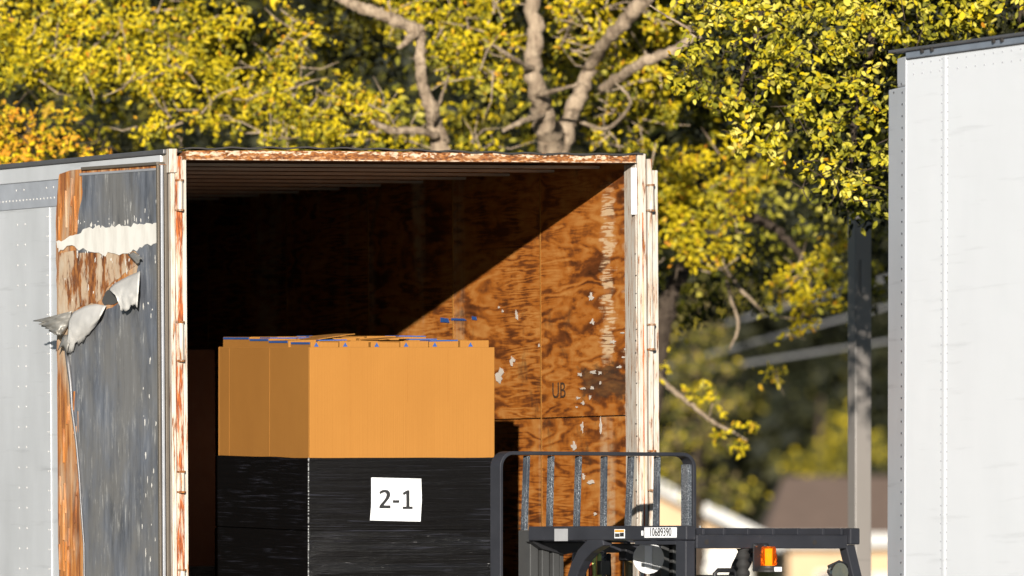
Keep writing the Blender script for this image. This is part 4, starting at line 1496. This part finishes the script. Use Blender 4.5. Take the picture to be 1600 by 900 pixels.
# near tree over the white trailer, leaves in focus
nearT = tree_root('live_oak', 'sharp-leaved green and yellow live oak overhanging the white trailer', 1690, 66.5)
limb(nearT, [(1700, 1300, 66.5), (1690, 500, 66.5), (1640, 100, 66.3), (1560, -100, 66), (1400, -200, 65.6), (1200, -160, 65.4), (1080, -60, 65.3)], [.2, .17, .13, .10, .07, .04, .015], M['darkbark'], 'trunk')
limb(nearT, [(1420, -190, 65.6), (1380, -20, 65.4), (1350, 120, 65.3), (1330, 250, 65.2), (1325, 330, 65.2)], [.05, .03, .022, .014, .005], M['darkbark'])
limb(nearT, [(1230, -160, 65.4), (1200, -20, 65.2), (1170, 90, 65.1), (1150, 160, 65)], [.03, .02, .014, .005], M['darkbark'])
limb(nearT, [(1100, 62, 65), (1070, 42, 64.9), (1040, 24, 64.9), (1015, 8, 64.9)], [.010, .008, .006, .003], bk)
nc = [cl(*c) for c in (
    (1090, 20, 64.4, 50, 30), (1150, 10, 64.3, 50, 30), (1210, 30, 64.2, 50, 30), (1270, 10, 64.2, 50, 30), (1330, 30, 64.2, 50, 35), (1390, 20, 64.2, 50, 35), (1460, 10, 64.3, 60, 30), (1530, 10, 64.3, 60, 26), (1600, 0, 64.3, 60, 30),
    (1080, 70, 64.4, 34, 24), (1130, 75, 64.3, 34, 22), (1190, 85, 64.2, 36, 22), (1250, 75, 64.2, 40, 24), (1310, 75, 64.1, 40, 24), (1365, 75, 64.1, 30, 26), (1065, 120, 64.5, 20, 20), (1100, 140, 64.5, 28, 20), (1170, 125, 64.4, 28, 16),
    (1230, 120, 64.2, 34, 18), (1290, 130, 64.1, 40, 22), (1345, 135, 64.1, 36, 24), (1375, 105, 64.1, 20, 24), (1130, 165, 64.6, 22, 12), (1180, 170, 64.5, 24, 12), (1250, 175, 64.2, 34, 18), (1310, 180, 64.1, 34, 22), (1360, 185, 64.1, 28, 22),
    (1225, 205, 64.4, 22, 14), (1280, 215, 64.2, 26, 18), (1330, 225, 64.2, 24, 18), (1375, 240, 64.2, 16, 26), (1215, 240, 64.5, 20, 12), (1260, 255, 64.4, 18, 12), (1300, 270, 64.3, 22, 16), (1340, 275, 64.3, 16, 14), (1255, 295, 64.5, 8, 14), (1320, 305, 64.4, 16, 12),
    (1160, 200, 64.7, 14, 8), (1150, 225, 64.7, 8, 8), (1420, 60, 64.3, 30, 20), (1500, 40, 64.4, 40, 16))]
Pn = sprigs(nc, 60, 12, .032, .5, .40)
foliage(nearT, Pn, .046, [M['paleleaf'], M['yellow'], M['amberleaf']], [.72, .26, .02], wide=1.15, bias=.4, singles=295)
nb = scatter(200, 1070, 1700, -160, 320, 65.2, 68.0, 46, 34, keep=lambda x, y: y < 330 - max(0, 1340 - x) * 1.0)
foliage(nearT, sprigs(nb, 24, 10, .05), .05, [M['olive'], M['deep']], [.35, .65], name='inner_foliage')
nh = scatter(430, 1250, 2000, -900, -150, 63.8, 68, 110, 90, .6)
foliage(nearT, sprigs(nh, 11, 9, .12, .6), .10, [M['olive'], M['yellow']], [.6, .4], name='upper_foliage')
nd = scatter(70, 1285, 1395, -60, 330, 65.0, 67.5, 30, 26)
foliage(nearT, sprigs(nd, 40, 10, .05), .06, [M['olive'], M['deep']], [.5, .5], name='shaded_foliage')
twigs(nearT, nc, 3, .16, .004, M['darkbark'])

# darker trees further back, gap shade put into their leaf colour
def back_tree(name, label, px, Y, spread, y0, y1, n, leaf, dens, mats, weights, rx=60, ry=45, dep=1.2, trunk_top=400):
    t = tree_root(name, label, px, Y)
    limb(t, [(px, 1000, Y + 3.6), (px + 5, 780, Y + 3.6), (px, trunk_top, Y + 3.4), (px, trunk_top - 250, Y + 2)], [.22, .2, .15, .06], M['darkbark'], 'trunk')
    c = scatter(n, px - spread, px + spread, y0, y1, Y - 3.5, Y + 3.5, rx, ry, dep)
    foliage(t, sprigs(c, dens, 10, leaf * 1.2, .6), leaf, mats, weights, name='foliage', bias=.4)
    return t


back_tree('dark_oak', 'dark shaded oak filling the gap left of the steel post', 1160, 290, 190, -150, 880, 170, .32, 1.4, [M['deep'], M['far']], [.98, .02], 60, 45, 2)
back_tree('dark_oak', 'dark shaded oak behind the steel post and white trailer', 1420, 282, 150, -150, 880, 150, .32, 1.4, [M['deep'], M['far']], [.98, .02], 60, 45, 2)
back_tree('dark_oak', 'dark oak standing behind the left limbs of the pale-limbed oak', 520, 108, 320, -200, 420, 110, .14, 2.6, [M['deep'], M['far']], [.8, .2], 80, 60)
back_tree('dark_oak', 'dark oak standing behind the trunk fork of the pale-limbed oak', 900, 115, 200, -200, 420, 80, .14, 2.8, [M['deep'], M['far']], [.8, .2], 80, 60)
back_tree('dark_oak', 'dark oak standing behind the far left orange tree', 90, 112, 260, -200, 420, 90, .14, 2.6, [M['deep'], M['far']], [.8, .2], 80, 60)
def bush(name, label, px, Y, clumps, leaf, dens, mats, weights):
    t = tree_root(name, label, px, Y)
    limb(t, [(px, 940, Y + 1.5), (px + 4, 760, Y + 1.5), (px + 8, 620, Y + 1.5)], [.12, .10, .04], M['darkbark'], 'trunk')
    foliage(t, sprigs([cl(*c) for c in clumps], dens, 10, leaf * 1.1, .6), leaf, mats, weights, bias=.5)


bush('olive_tree', 'blurred hazy olive tree just right of the open trailer door post', 1085, 148,
     [(1060, 470, 148, 26, 22, .8), (1100, 455, 148, 30, 20, .8), (1150, 470, 148, 26, 18, .8), (1195, 460, 148, 20, 14, .8), (1065, 520, 148, 30, 18, .8), (1120, 525, 148, 34, 18, .8), (1060, 570, 148, 32, 24, .8),
      (1110, 580, 148, 40, 22, .8), (1085, 630, 148, 40, 20, .8), (1145, 625, 148, 34, 16, .8), (1050, 680, 148, 30, 24, .8), (1110, 690, 148, 30, 20, .8), (1060, 740, 148, 40, 24, .8), (1120, 760, 148, 34, 20, .8), (1170, 775, 148, 24, 14, .8)],
     .10, 20, [M['far'], M['tan'], M['yellow']], [.60, .30, .10])
bush('olive_tree', 'blurred bright olive bush above the brown house roof left of the post', 1275, 266,
     [(1250, 725, 262, 34, 16, 1), (1300, 705, 262, 34, 24, 1), (1320, 660, 262, 18, 26, 1), (1370, 700, 262, 14, 30, 1), (1290, 738, 262, 50, 10, 1)],
     .15, 11, [M['yellow'], M['far']], [.25, .75])

# far-off wood that reads as one mass
fw = scatter(420, -250, 1850, -200, 860, 285, 330, 90, 70, 4)
Pf = sprigs(fw, .55, 9, .5, .6)
me = leaf_mesh('woodland', Pf, .75, [M['deep'], M['far']], [.95, .05], .4)
o = bpy.data.objects.new('woodland', me)
COL.objects.link(o)
o['kind'] = 'stuff'
o['label'] = 'far dark wood behind the houses'
o['category'] = 'wood'

# ------------------------------------------------------------------ post, cables, houses, van
pY = 70
pb = at(1343, 900, pY)
pm = Matrix.Translation((pb.x, pb.y, 0)) @ Matrix.Rotation(R(24), 4, 'Z')
post_t = thing('steel_post', 'square grey steel post between the elm and the white trailer', 'post', pm)
hw = .052
box((-hw, -hw, 0), (hw, hw, 7.5)).build('shaft', M['pole'], post_t, bevel=.006)
box((-.14, -.14, 0), (.14, .14, .02)).build('base_plate', M['pole'], post_t)
box((-.02, -hw - .012, 3.55), (.03, -hw - .0005, 3.75)).build('bracket', M['pole'], post_t)

for k, (xa, ya, xb, yb) in enumerate(((1010, 540, 1420, 425), (1010, 580, 1420, 470), (1010, 592, 1420, 528))):
    a, b = at(xa, ya, 150), at(xb, yb, 150)
    d_ = (b - a)
    a, b = a - d_ * 3, b + d_ * 3
    o = MB().tube([a, a.lerp(b, .5), b], .021, 6).build('overhead_cable', M['wire'])
    tag(o, ('topmost', 'middle', 'lowest')[k] + ' of the three blurred overhead cables crossing the dark trees', 'cable', 'overhead cables behind the elm')


def house(label, Y, ridge, wallz, x0, x1, gable):
    """x0, x1: wall span in pixels at Y"""
    c = at((x0 + x1) / 2, 900, Y)
    t = thing('house', label, 'house', Matrix.Translation((c.x, Y, 0)), 'houses beyond the yard')
    w = (x1 - x0) / F_PX * Y / 2
    dp_ = 8
    wall = box((-w, 0, 0), (w, dp_, wallz)).build('wall', M['stucco'], t)
    ov = .5
    mb = MB()
    if gable:
        mb.prism([(-w - ov, -ov, wallz - .05), (0, -ov, ridge), (w + ov, -ov, wallz - .05), (w + ov, -ov, wallz + .12), (0, -ov, ridge + .2), (-w - ov, -ov, wallz + .12)], (0, dp_ + 2 * ov, 0))
        MB().prism([(-w, .0, wallz), (0, .0, ridge - .05), (w, .0, wallz)], (0, .2, 0)).build('gable', M['stucco'], t)
        for s in (-1, 1):
            MB().prism([(s * (w + ov), -ov - .06, wallz - .06), (0, -ov - .06, ridge), (0, -ov - .06, ridge + .22), (s * (w + ov), -ov - .06, wallz + .15)], (0, .055, 0)).build('rake_board', M['fascia'], t)
    else:
        vs = [mb.b.verts.new(p) for p in ((-w - ov, -ov, wallz), (w + ov, -ov, wallz), (w + ov, dp_ + ov, wallz), (-w - ov, dp_ + ov, wallz), (-w + .5 - ov, dp_ / 2, ridge), (w - .5 + ov, dp_ / 2, ridge))]
        for f in ((0, 1, 5, 4), (1, 2, 5), (2, 3, 4, 5), (3, 0, 4), (3, 2, 1, 0)):
            mb.b.faces.new([vs[i] for i in f])
        box((-w - ov, -ov - .05, wallz - .22), (w + ov, -ov, wallz + .03)).build('fascia', M['fascia'], t)
    mb.build('roof', M['roof'], t)
    for x in (-w * .5, w * .45):
        win = box((x - .5, -.05, .9), (x + .5, -.002, 2.1)).build('window', M['fascia'], t)
        box((x - .44, -.06, .96), (x + .44, -.051, 2.04)).build('pane', M['glass'], win)
    box((-.45, -.04, 0), (.45, -.002, 2.05)).build('door', M['fascia'], t)
    return t


house('blurred tan house with a brown hipped roof behind the steel post', 245, 4.05, 2.82, 1232, 1560, False)
house('blurred tan house with white rake boards behind the forklift', 215, 3.62, 2.48, 825, 1175, True)

vb = at(1068, 900, 165)
van = thing('parked_van', 'blurred white van parked beyond the forklift', 'van', Matrix.Translation((vb.x, vb.y, 0)))
MB().prism([(-.95, 0, .35), (-.95, 0, 1.9), (-.88, 0, 2.30), (-.80, 0, 2.36), (.80, 0, 2.36), (.88, 0, 2.30), (.95, 0, 1.9), (.95, 0, .35)], (0, 4.6, 0)).build('body', M['vanpaint'], van, bevel=.05)
box((-.8, -.012, 1.45), (.8, -.002, 1.98)).build('rear_window', M['glass'], van, bevel=.004)
box((-.93, -.02, 2.10), (.93, -.002, 2.16)).build('rear_gutter', M['rail'], van, bevel=.004)
for x in (-.9, .72):
    for y in (.9, 3.7):
        MB().tube([(x, y, .35), (x + .18, y, .35)], .35, 16).build('wheel', M['rubber'], van)
